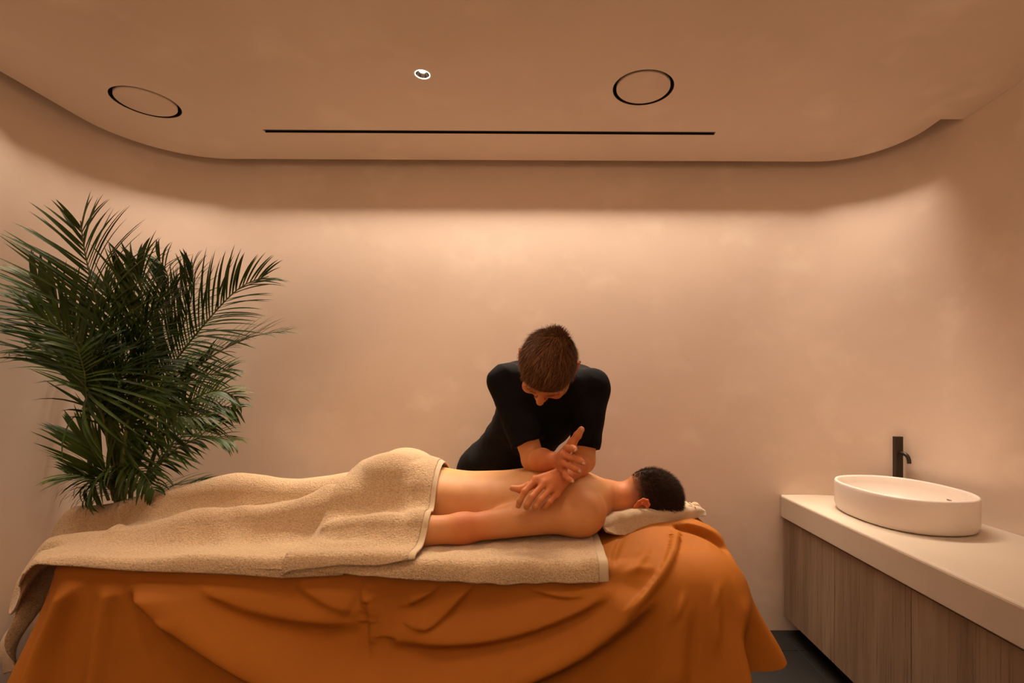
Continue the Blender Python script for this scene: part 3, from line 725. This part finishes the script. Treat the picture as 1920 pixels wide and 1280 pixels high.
# folded towel wrapped round the face rest
tt_ = [(1131,984,1.700),(1150,971,1.722),(1178,963,1.738),(1208,958,1.752),(1240,957,1.775),(1270,958,1.81),(1294,952,1.86),(1312,951,1.91),(1322,956,1.95)]
bb_ = [(1137,996,1.690),(1152,1002,1.708),(1180,1004,1.722),(1210,1001,1.738),(1234,991,1.76),(1262,983,1.795),(1288,975,1.845),(1310,969,1.895),(1323,966,1.94)]
n1, n2 = 120, 46
TP = path_interp([at(*q) for q in tt_], n1); BP = path_interp([at(*q) for q in bb_], n1)
G = np.zeros((n1, n2, 3)); Tn = np.gradient(TP, axis=0); Tn[:, 2] = 0; Tn /= np.linalg.norm(Tn, axis=1)[:, None]; IN = np.stack([-Tn[:, 1], Tn[:, 0], 0*Tn[:, 0]], 1)
rz = np.clip((TP[:, 2]-BP[:, 2])*.45, .008, .022)
for j in range(n2):
    v = j/(n2-1)
    if v < .35: p = TP+IN*(.085*(1-v/.35)+rz[:, None]); p[:, 2] = TP[:, 2]-.012*(1-v/.35)
    elif v < .6:
        a_ = (v-.35)/.25*math.pi/2; p = TP+IN*(rz*(1-math.sin(a_)))[:, None]; p[:, 2] = TP[:, 2]-rz*(1-math.cos(a_))
    else:
        t_ = (v-.6)/.4; s0_ = TP.copy(); s0_[:, 2] -= rz; p = s0_*(1-t_)+BP*t_
    G[:, j] = p
u_ = np.linspace(0, 1, n1)[:, None]; vv = np.linspace(0, 1, n2)[None, :]
bump_ = .0014*np.sin(u_*21+vv*5)+.0006*np.sin(u_*57-vv*4)+.003*np.exp(-((u_-.12-.1*vv)/.03)**2)-.004*np.exp(-((u_-.40-.12*vv)/.04)**2)
G[..., 1] -= bump_*sstep(vv, .3, .6); G[..., 2] += bump_*(1-sstep(vv, .4, .7))
fo = fin('face_towel', mesh_np(G.reshape(-1, 3), grid_faces(n1, n2)), M['terry2']); tag(fo, 'small folded beige towel wrapped around the face rest below his ear', 'towel')
md = fo.modifiers.new('t', 'SOLIDIFY'); md.thickness = .009; md.offset = 0
# its rolled end behind the head
rc = at(1289, 950, 1.93); th_ = np.linspace(.3, 2*math.pi*2.1, 70); rsp = .006+.0125*th_/th_[-1]
yy = np.linspace(-.045, .035, 6)
V = np.array([[(rc[0]+rsp[i]*math.cos(th_[i])*1.05, rc[1]+y_+.01*0, rc[2]+rsp[i]*math.sin(th_[i])*.95) for y_ in yy] for i in range(70)]).reshape(-1, 3)
ro = fin('rolled_end', mesh_np(V, grid_faces(70, 6)), M['terry2'], fo); md = ro.modifiers.new('t', 'SOLIDIFY'); md.thickness = .0035; md.offset = 0
f = Field((.42, 1.86, .66), (.70, 2.08, .86), .004)
f.cap(at(1303, 950, 1.95), at(1312, 957, 1.97), .019, .013, .01)
V, F = f.mesh(); fin('tail', mesh_np(V, F), M['terry2'], fo)
# ------------------------------------------------------------------ the masseur
mas = tag(empty('person.001', (at(930, 870, 2.33)[0], 2.33, 0)), 'masseur in a black short-sleeved top leaning over the table, forearms crossed on the back', 'person')
RSH, LSH = at(950, 716, 1.92), at(1110, 726, 1.92)        # his right shoulder is at the image's left
REL, LEL = at(1001, 862, 1.86), at(1093, 864, 1.86)
RWR, LWR = at(1046, 864, 1.695), at(1058, 894, 1.675)
HS = 1.06; HD = at(1027, 685, 1.63)
fv = np.array((-.20, -.21, -.96)); fv /= np.linalg.norm(fv)
cv = np.array((.05, -1, .12)); cv -= fv*(cv@fv); cv /= np.linalg.norm(cv)
av = np.cross(fv, cv); av = av if av[0] > 0 else -av       # towards image right
HR = np.array([av, fv, cv])
def HL(x, y, z): return HD+HS*(x*av+y*fv+z*cv)
body = Field((-.34, 1.50, .80), (.30, 2.26, 1.40), .0026)
# torso inside the shirt
NB = at(1040, 712, 1.89)
body.cap(NB+(0, .10, -.08), at(985, 800, 2.16), .080, .080, .05)
# arms
def limb(sh, el, wr):
    body.cap(sh, el, .052, .040, .02); d = wr-el
    body.ell(el, (.040, .040, .038), .02)
    body.cap(el, el+d*.35, .040, .041, .015); body.cap(el+d*.35, wr, .041, .0265, .015)
limb(RSH, REL, RWR); limb(LSH, LEL, LWR)
# neck and head
body.cap(NB+(0, .02, -.02), HL(0, -.015, -.09), .062, .058, .03)
body.ell(HL(0, -.008, .015), HS*np.array((.081, .096, .092)), .02, HR)
body.ell(HL(0, .020, -.045), HS*np.array((.063, .070, .075)), .02, HR)
body.ell(HL(0, .052, -.085), HS*np.array((.034, .032, .030)), .02, HR)
body.cap(HL(-.030, .083, .014), HL(.030, .083, .014), .012, .012, .012)          # brow
body.cap(HL(0, .088, .002), HL(0, .108, -.030), .0085, .0125, .007)              # nose
body.cap(HL(-.011, .098, -.036), HL(.011, .098, -.036), .0075, .0075, .005)
for s_ in (-1, 1):
    body.ell(HL(s_*.031, .089, -.004), (.014, .010, .009), .008, HR, 's'); body.ell(HL(s_*.031, .078, -.005), HS*np.array((.0125, .0115, .0105)), .003, HR)
    body.ell(HL(s_*.042, .066, -.035), HS*np.array((.022, .022, .020)), .015, HR)
body.ell(HL(0, .089, -.066), (.024, .008, .0045), .004, HR); body.ell(HL(0, .087, -.076), HS*np.array((.021, .008, .005)), .004, HR)
# hands
tips = []
def finger(J, r0, r1, k=.003):
    for i in range(len(J)-1):
        n = len(J)-1; a_, b_ = r0+(r1-r0)*i/n, r0+(r1-r0)*(i+1)/n
        body.cap(J[i], J[i+1], a_, b_, k if i else .005)
        if 0 < i: body.ell(J[i], (a_*1.10,)*3, .003)
    tips.append((J[-2], J[-1], r1))
# lower hand (his left): back of the hand up, fingers hanging over the flank
mcp = [at(1004, 899, 1.630), at(1020, 906, 1.622), at(1033, 916, 1.622), at(1043, 926, 1.630)]
cb = LWR+np.array((-.012, -.012, 0))
for i, m_ in enumerate(mcp):
    st = cb+np.array(((i-1.5)*.009, .004*i, -(i-1.5)*.007)); body.cap(st, m_, .018, .0125, .007); body.ell(m_, (.0125,)*3, .004)
    body.cap(cb*.5+m_*.5, m_, .014, .011, .007)
for i in range(3): body.cap(cb, mcp[i]*.5+mcp[i+1]*.5, .018, .011, .008)
finger([mcp[0], at(984, 921, 1.598), at(975, 938, 1.597), at(972, 948, 1.602)], .0108, .0088)
finger([mcp[1], at(998, 931, 1.588), at(989, 945, 1.588), at(987, 951, 1.595)], .0110, .0090)
finger([mcp[2], at(1014, 936, 1.588), at(1005, 948, 1.588), at(1003, 952, 1.596)], .0106, .0086)
finger([mcp[3], at(1031, 940, 1.598), at(1024, 948, 1.600), at(1020, 951, 1.606)], .0094, .0078)
finger([cb*.6+mcp[0]*.4+np.array((-.004, .004, -.004)), at(991, 911, 1.640), at(975, 917, 1.632), at(961, 915, 1.628)], .0150, .0098, .005)
# upper hand (his right): thumb up, fingers reaching towards the camera and the right
ub = RWR+np.array((.004, -.012, 0))
mcp = [at(1062, 841, 1.635), at(1055, 853, 1.622), at(1055, 868, 1.622), at(1057, 881, 1.632)]
for i, m_ in enumerate(mcp):
    st = ub+np.array((.002, 0, -(i-1.5)*.008)); body.cap(st, m_, .018, .0125, .007); body.ell(m_, (.0125,)*3, .004)
for i in range(3): body.cap(ub, mcp[i]*.5+mcp[i+1]*.5, .018, .0115, .008)
finger([mcp[0], at(1072, 840, 1.598), at(1076, 841, 1.580), at(1078, 843, 1.570)], .0110, .0090)
finger([mcp[1], at(1072, 858, 1.594), at(1086, 863, 1.584), at(1093, 867, 1.580)], .0112, .0092)
finger([mcp[2], at(1069, 873, 1.596), at(1079, 879, 1.588), at(1085, 882, 1.586)], .0108, .0088)
finger([mcp[3], at(1061, 893, 1.606), at(1067, 899, 1.600), at(1072, 901, 1.598)], .0096, .0078)
finger([ub*.45+mcp[0]*.55+np.array((.008, .004, .008)), at(1073, 830, 1.640), at(1083, 816, 1.634), at(1090, 805, 1.630)], .0165, .0105, .006)
V, F = body.mesh(); V = relax(V, F, 2)
def mas_tint(V):
    T = np.ones((len(V), 3)); dh = np.linalg.norm(V-(ub+cb)/2, axis=1)
    red = (1-sstep(dh, .09, .27))*.85+.6*(1-sstep(np.linalg.norm(V-HD, axis=1), .14, .18))
    red = np.clip(red, 0, 1)[:, None]; T = T*(1-red)+np.array((.98, .58, .50))*red
    L = (V-HD)@HR.T/HS; x, y, z = L.T
    inhair = (np.linalg.norm(V-HD, axis=1) < .15) & (z > .0+.75*(y-.045)) & ((y < .085))
    hm = inhair[:, None]*.85; T = T*(1-hm)+np.array((.07, .04, .025))*hm
    return T
fin('body', mesh_np(V, F, mas_tint(V)), M['skin'], mas)
# eyebrows
pts = []
for s_ in (-1, 1):
    n = 130; a_ = RNG.uniform(0, 1, n); rt = np.array([HL(s_*(.012+.036*k_), .0955-.014*k_*k_, .018+.006*math.sin(k_*2.6)) for k_ in a_]); nn = np.tile(fv, (n, 1))
    strands(rt+RNG.normal(0, .0018, rt.shape), np.tile(av*s_*.8+cv*.2+fv*.15, (n, 1)), nn, .009, .0011, mas, M['hair2'], 2, .0, name='eyebrow')
for s_ in (-1, 1):
    R = np.array([cv*.97-fv*.1, av*s_, -fv*.97+cv*.0]); V, F = ear_mesh(HL(s_*.0815, -.012, -.012), R, s=1.1)
    if np.linalg.det(R) < 0: F = F[:, ::-1]
    fin('ear', mesh_np(V, F, np.tile((1, .55, .45), (len(V), 1))), M['skin'], mas)
# fingernails on the tips that face the camera
for i in (5, 6, 7, 8, 9):
    a_, b_, r = tips[i]; d = (b_-a_)/np.linalg.norm(b_-a_); c = b_+np.array((0, -r*.80, 0))+d*.0015
    f = Field(c-.012, c+.012, .0007); sd = np.cross(d, (0, 1, 0)); sd /= np.linalg.norm(sd); f.ell(c, (.0062, .0045, .0020), .001, np.array([d, sd, np.cross(d, sd)]))
    V, F = f.mesh(); fin('fingernail', mesh_np(V, F), M['nail'], mas)
# hair: strands combed from the whorl towards the forehead and his right
n = 30000; u = RNG.normal(0, 1, (n, 3)); u /= np.linalg.norm(u, axis=1)[:, None]
rad = np.array((.085, .099, .095)); Lc = u*rad; Lc[:, 1] -= .008; Lc[:, 2] += .015
keep = (Lc[:, 2] > .000+.75*(Lc[:, 1]-.045)+RNG.uniform(-.006, .006, n)) & (Lc[:, 1] < .090) & ~((np.abs(Lc[:, 0]) > .052) & (Lc[:, 1] > .035) & (Lc[:, 2] < .030))
Lc, u = Lc[keep], u[keep]; nl = u/rad; nl /= np.linalg.norm(nl, axis=1)[:, None]
wh_ = np.array((.010, -.070, .060)); fl = Lc-wh_; fl += np.array((-.035, .10, 0)); fl -= nl*(fl*nl).sum(1)[:, None]; fl /= np.linalg.norm(fl, axis=1)[:, None]+1e-6
jit = np.sin(Lc[:, 0]*140+Lc[:, 1]*70)*.35; sd = np.cross(nl, fl); fl = fl+sd*jit[:, None]
top_ = sstep(nl[:, 2], -.1, .7)
P = HD+HS*(Lc@HR); Nw = nl@HR; Fw = fl@HR
strands(P-Nw*.002, Fw*.9+Nw*(.18+.25*top_[:, None]), Nw, (.022+.020*top_)*(1-.62*sstep(Lc[:, 1], .045, .088)), .0020, mas, M['hair'], 4, -.10, cols=(.30, 2.3),
        bend=lambda p: -.10*(p-HD)/np.linalg.norm(p-HD, axis=1)[:, None])
# spiky tuft at the whorl
n = 500; c = wh_+RNG.normal(0, .014, (n, 3)); c[:, 2] = .0; un = c-np.array((0, -.008, .015)); un = np.stack([c[:, 0]/.085, (c[:, 1]+.008)/.099, np.full(n, .62)], 1); un /= np.linalg.norm(un, axis=1)[:, None]
Lc = un*rad+np.array((0, -.008, .015)); nl = un/rad; nl /= np.linalg.norm(nl, axis=1)[:, None]
d = nl+np.array((0, -.8, .1))+RNG.normal(0, .3, (n, 3)); d /= np.linalg.norm(d, axis=1)[:, None]
strands(HD+HS*(Lc@HR), d@HR, nl@HR, .022, .0016, mas, M['hair'], 3, 0, cols=(.5, 1.6))
# shirt
sh = Field((-.44, 1.66, .74), (.34, 2.50, 1.42), .0042)
WST = at(955, 812, 2.22); CH = at(1028, 762, 2.02)
sh.ell(CH, (.155, .11, .13), .05); sh.cap(at(985, 752, 1.93), at(1078, 756, 1.93), .075, .07, .05); sh.cap(at(1000, 722, 1.915), at(1070, 724, 1.915), .062, .060, .04)
sh.cap(at(975, 712, 2.00), at(1085, 718, 2.00), .080, .078, .05)
sh.cap(RSH+(0.0, .005, -.004), at(1000, 730, 2.0), .072, .085, .03); sh.cap(LSH+(0, .005, -.004), at(1070, 735, 2.0), .068, .085, .03)
sh.ell(at(1000, 780, 2.10), (.135, .12, .12), .06)
sh.cap(at(990, 765, 2.08), at(945, 850, 2.27), .105, .125, .06); sh.ell(at(932, 866, 2.30), (.168, .115, .10), .05); sh.ell(at(930, 900, 2.32), (.175, .118, .10), .05)
sh.cap(at(1030, 800, 1.98), at(1005, 838, 2.08), .07, .07, .05)
def sleeve(s0, el, frac, r0, r1):
    d = el-s0; e = s0+d*frac; dn = d/np.linalg.norm(d)
    sh.cap(s0, e+dn*r1, r0, r1, .022)
    return e, dn
eR, dR = sleeve(RSH, REL+(.0, 0, 0), .80, .070, .067); eL, dL = sleeve(LSH, LEL, .83, .068, .056)
for e, dn, r1, el in ((eR, dR, .067, REL), (eL, dL, .056, LEL)):
    # cut the sleeve off at its hem, hollow it
    r = sh.sub(e-.11, e+.11+dn*.06); sl, X, Y, Z = r
    pl = (X-e[0])*dn[0]+(Y-e[1])*dn[1]+(Z-e[2])*dn[2]
    rad_ = np.sqrt(np.maximum((X-e[0])**2+(Y-e[1])**2+(Z-e[2])**2-pl**2, 0))
    pl2 = np.where(rad_ < .085, pl, -1); sh.F[sl] = np.maximum(sh.F[sl], pl2.astype(np.float32))
sl, X, Y, Z = sh.sub(sh.lo, sh.lo+sh.n*sh.h)
sh.F += (.0028*np.abs(np.sin(X*34+Z*30+2*np.sin(Y*14+X*9)))+.0014*np.sin(Z*60-X*28+2*np.sin(X*20+Y*25))).astype(np.float32)
V, F = sh.mesh(); V = relax(V, F, 2); fin('top', mesh_np(V, F), M['shirt'], mas)
# trousers and shoes
tr = Field((-.50, 2.02, .03), (.10, 2.52, .92), .009)
hx = at(925, 880, 2.33)[0]
tr.ell((hx, 2.32, .86), (.160, .115, .12), .05)
for s_ in (-1, 1):
    tr.cap((hx+s_*.085, 2.32, .80), (hx+s_*.10, 2.30, .46), .088, .062, .03); tr.cap((hx+s_*.10, 2.30, .46), (hx+s_*.11, 2.34, .08), .062, .052, .03)
V, F = tr.mesh(); fin('trousers', mesh_np(relax(V, F), F), M['shirt'], mas)
for s_ in (-1, 1):
    f = Field((hx+s_*.115-.08, 2.12, -.01), (hx+s_*.115+.08, 2.46, .14), .006)
    f.ell((hx+s_*.115, 2.24, .035), (.045, .09, .036), .03); f.ell((hx+s_*.115, 2.36, .045), (.036, .06, .045), .03); f.cut((0, 0, .002), (0, 0, -1))
    V, F = f.mesh(); fin('shoe', mesh_np(V, F), M['leather'], mas)
# ------------------------------------------------------------------ palm
PB = np.array((at(246, 950, 2.17)[0], 2.17, 0)); palm = tag(empty('potted_palm', PB), 'tall potted palm with many feathery dark green fronds in the left back corner', 'plant')
lathe('pot', [(0, 0), (.10, 0), (.105, .01), (.135, .24), (.142, .245), (.142, .27), (.130, .27), (.128, .235), (0, .235)], PB, M['pot'], palm, 48)
lathe('soil', [(0, .240), (.127, .238)], PB, M['soil'], palm, 32)
def leaflet_mesh(droop, name):
    n = 8; t_ = np.linspace(0, 1, n); w_ = np.sin(np.pi*np.clip(t_*.93+.07, 0, 1))**.55*(1-t_)**.25; w_[-1] = .02
    a_ = droop*t_**1.5; x = np.cumsum(np.r_[0, np.cos(a_[1:])/(n-1)]); z = -np.cumsum(np.r_[0, np.sin(a_[1:])/(n-1)])
    V = []
    for i in range(n): V += [(x[i], w_[i]*.5, z[i]+w_[i]*.006), (x[i], 0, z[i]), (x[i], -w_[i]*.5, z[i]+w_[i]*.006)]
    F = []
    for i in range(n-1):
        b_ = 3*i; F += [(b_, b_+1, b_+4, b_+3), (b_+1, b_+2, b_+5, b_+4)]
    V = np.array(V, dtype=float); return V, np.array(F)
LV = [leaflet_mesh(d_, '') for d_ in (.1, .35, .65, 1.0, 1.4)]
LM = []
for V, F in LV:
    me = mesh_np(V, F); me.materials.append(M['leaf']); me.polygons.foreach_set('use_smooth', [True]*len(me.polygons)); LM.append(me)
count = 0; restV, restF, rb = [], [], 0
def in_room(p):
    p = p.copy(); p[0] = max(p[0], XL+.012); p[1] = min(p[1], YW-.012); return p
def frond(pts, nl, length, face, individual, width=.0125, droop=.5, spread_=(55, 30), start=.22, r0=.006):
    """pts: px, py, depth along the rachis; face: direction the flat of the frond looks to"""
    global count, rb
    P = path_interp([at(*p) for p in pts], 40)
    for i in range(40): P[i] = in_room(P[i])
    V, F = tube_np(P, np.linspace(r0, .0016, 40), 6); fr_ = fin('frond', mesh_np(V, F), M['cane'], palm)
    T = np.gradient(P, axis=0); T /= np.linalg.norm(T, axis=1)[:, None]; fc = np.array(face, float); fc /= np.linalg.norm(fc)
    nl = int(nl*1.3)
    for i in range(nl):
        q = start+(1-start)*(i+.5)/nl; k = min(38, q*39); ki = int(k); p = P[ki]+(P[ki+1]-P[ki])*(k-ki); tt = T[ki]
        sdv = np.cross(tt, fc); sdv /= np.linalg.norm(sdv)+1e-9; un = np.cross(sdv, tt)
        rel = (q-start)/(1-start); ln = length*(.55+.6*math.sin(math.pi*min(1, rel*.85+.12)))*(1-.45*rel**2)
        ang = math.radians(spread_[0]+(spread_[1]-spread_[0])*rel)
        for s_ in (-1, 1):
            a_ = ang+random.gauss(0, .06); d = tt*math.cos(a_)+s_*sdv*math.sin(a_)+un*(.18+random.gauss(0, .08)); d /= np.linalg.norm(d)
            L_ = ln*random.uniform(.88, 1.1); dr = droop*random.uniform(.6, 1.4); vi = int(np.clip(round(dr/1.2*4), 0, 4))
            # keep the blade inside the room
            tip = p+d*L_
            if tip[0] < XL+.01: d[0] += (XL+.02-tip[0])/L_; d[1] -= .2; d /= np.linalg.norm(d)
            if tip[1] > YW-.01: d[1] -= (tip[1]-YW+.02)/L_; d /= np.linalg.norm(d)
            z = un*.55+np.array((0, 0, 1))*.6; z = z-d*(z@d); z /= np.linalg.norm(z)+1e-9; y = np.cross(z, d)
            Mx = np.eye(4); Mx[:3, 0] = d*L_; Mx[:3, 1] = y*width*random.uniform(.8, 1.15); Mx[:3, 2] = z*L_; Mx[:3, 3] = p
            if individual and count < 300:
                o = bpy.data.objects.new('leaflet', LM[vi]); COL.objects.link(o); o.parent = fr_
                Mx[:3, 3] = p-PB; o.matrix_local = Matrix(Mx.tolist()); count += 1
            else:
                V, F = LV[vi]; restV.append(V@Mx[:3, :3].T+Mx[:3, 3]); restF.append(F+rb); rb += len(V)
def C3(x, y): return (x*.4844, 380+y*.4844)
def fp_(pts): return [(*C3(x, y), d) for x, y, d in pts]
TC = (.15, -1, .15)
FR = [  # points in crop units, leaflets per side, length, facing, individual, droop
 ([(470,1100,2.15),(440,800,2.05),(425,600,1.92),(372,370,1.84),(325,190,1.82),(312,70,1.82)], 34, .36, (.1,-1,.2), True, .22, (70,24), .33),
 ([(500,1100,2.15),(560,850,2.1),(650,650,2.0),(740,530,1.95),(850,400,1.93),(950,300,1.95),(1040,285,1.98)], 34, .27, (-.1,-1,.1), True, .25, (60,25), .40),
 ([(480,1100,2.12),(500,850,2.0),(550,620,1.90),(552,430,1.84),(548,300,1.83),(530,215,1.86)], 20, .27, (0,-1,.5), True, .45, (38,18), .55),
 ([(500,1100,2.15),(570,880,2.1),(680,700,2.05),(850,570,2.02),(1000,505,2.02),(1110,498,2.05)], 30, .22, (0,-.5,1), True, .35, (50,25), .40),
 ([(450,1100,2.12),(420,800,1.95),(340,600,1.85),(230,480,1.80),(90,410,1.76)], 28, .26, (0,-.7,.8), True, .4, (50,25), .40),
 ([(420,1150,2.1),(343,950,1.98),(338,760,1.86),(330,660,1.82),(300,560,1.80)], 16, .36, (.2,-.6,.8), True, .9, (80,45), .66),
 ([(500,1100,2.15),(560,950,2.12),(640,860,2.1),(740,760,2.1),(850,715,2.12),(925,760,2.15)], 24, .20, (0,-.8,.6), False, .7, (60,35), .35),
 ([(480,1130,2.12),(570,1060,2.1),(680,950,2.08),(800,895,2.08),(905,925,2.1)], 24, .19, (0,-.5,.8), False, .7, (50,30), .25),
 ([(470,1100,2.1),(480,950,1.98),(500,800,1.92),(560,680,1.88),(640,600,1.88)], 24, .26, (0,-1,.3), False, .5, (60,35), .2),
 ([(470,1100,2.2),(500,900,2.25),(600,600,2.25),(640,400,2.22),(660,260,2.2),(600,205,2.18)], 26, .24, (0,-1,0), False, .6, (60,30), .4),
 ([(470,1100,2.2),(560,800,2.25),(700,500,2.2),(750,350,2.15),(745,230,2.12)], 28, .26, (0,-1,.1), False, .3, (42,22), .35),
 ([(450,1100,2.1),(420,950,1.95),(400,820,1.88),(330,700,1.83),(200,600,1.80),(60,590,1.76)], 12, .20, (0,-.4,1), False, .7, (40,25), .45),
 ([(460,1100,2.15),(440,850,2.05),(420,700,1.95),(330,540,1.87),(200,400,1.83),(110,270,1.80)], 30, .26, (0,-.8,.6), False, .35, (50,25), .4),
 ([(470,1100,2.1),(500,900,2.0),(560,760,1.96),(640,720,1.95),(760,680,1.98),(900,640,2.02)], 28, .22, (0,-.7,.7), False, .45, (52,30), .3),
 ([(470,1100,2.1),(450,900,1.98),(440,740,1.92),(480,600,1.88),(440,480,1.86),(400,300,1.88)], 26, .27, (0,-1,.2), False, .4, (45,22), .3),
 ([(470,1100,2.2),(450,900,2.2),(470,650,2.2),(500,450,2.2),(540,250,2.18)], 26, .26, (0,-1,0), False, .4, (50,25), .35),
 ([(450,1130,2.1),(400,1080,2.04),(330,1060,1.99),(260,1050,1.97)], 14, .20, (0,-.6,.8), False, .6, (55,30), .1),
 ([(470,1150,2.08),(420,1060,1.98),(360,960,1.95),(290,890,1.94)], 16, .22, (.3,-1,.3), False, .3, (25,12), .25),
 ([(460,1150,2.06),(470,1040,1.95),(500,1000,1.92),(560,1050,1.9),(600,1120,1.9)], 20, .18, (0,-.4,1), False, 1.1, (70,40), .1),
 ([(440,1150,2.06),(420,1060,1.96),(400,1040,1.92),(360,1080,1.9),(340,1150,1.9)], 18, .18, (0,-.4,1), False, 1.1, (70,40), .1),
 ([(500,1150,2.1),(600,1120,2.06),(700,1110,2.05),(790,1080,2.05)], 16, .16, (0,-.4,1), False, .6, (50,30), .2),
 ([(470,1100,2.1),(540,900,2.02),(600,830,1.98),(700,820,1.98),(820,830,2.02)], 24, .20, (0,-.7,.7), False, .6, (60,35), .2),
 ([(460,1100,2.1),(480,900,1.95),(530,750,1.9),(600,720,1.88),(690,800,1.9)], 22, .20, (0,-.8,.5), False, .8, (65,35), .2),
 ([(460,1100,2.1),(430,900,1.97),(440,700,1.9),(520,560,1.86),(600,420,1.85),(690,330,1.88)], 26, .24, (0,-1,.3), False, .35, (40,20), .35),
 ([(500,1130,2.2),(620,1000,2.2),(720,850,2.2),(840,780,2.2),(930,800,2.2)], 22, .19, (0,-.8,.3), False, .8, (60,35), .3),
]
for pts, nl, ln, fc, ind, dr, sp, st in FR:
    frond(fp_(pts), nl, ln, fc, ind, droop=dr, spread_=sp, start=st)
o = fin('leaflets', mesh_np(np.concatenate(restV), np.concatenate(restF)), M['leaf'], palm); tag(o, kind='stuff')
for pts in ([(480,1300,2.17),(480,1100,2.15),(470,1000,2.1),(500,880,2.05)], [(470,1300,2.15),(445,1100,2.12),(430,900,2.05),(427,560,2.0)], [(440,1300,2.15),(400,1180,2.05),(350,1120,2.0),(343,850,1.98),(335,680,1.97)],
            [(500,1300,2.17),(505,1100,2.05),(530,960,1.98),(555,870,1.95)], [(500,1300,2.17),(560,1100,2.12),(600,950,2.08),(690,800,2.05)], [(470,1300,2.15),(455,1150,2.0),(480,1000,1.94),(490,880,1.92)]):
    q = [at(*C3(x, y), d) for x, y, d in pts]; q[0] = PB+np.array(((q[0][0]-PB[0])*.4, 0, .24)); P = path_interp(q, 24); V, F = tube_np(P, np.linspace(.012, .006, 24), 8); fin('cane', mesh_np(V, F), M['cane'], palm)
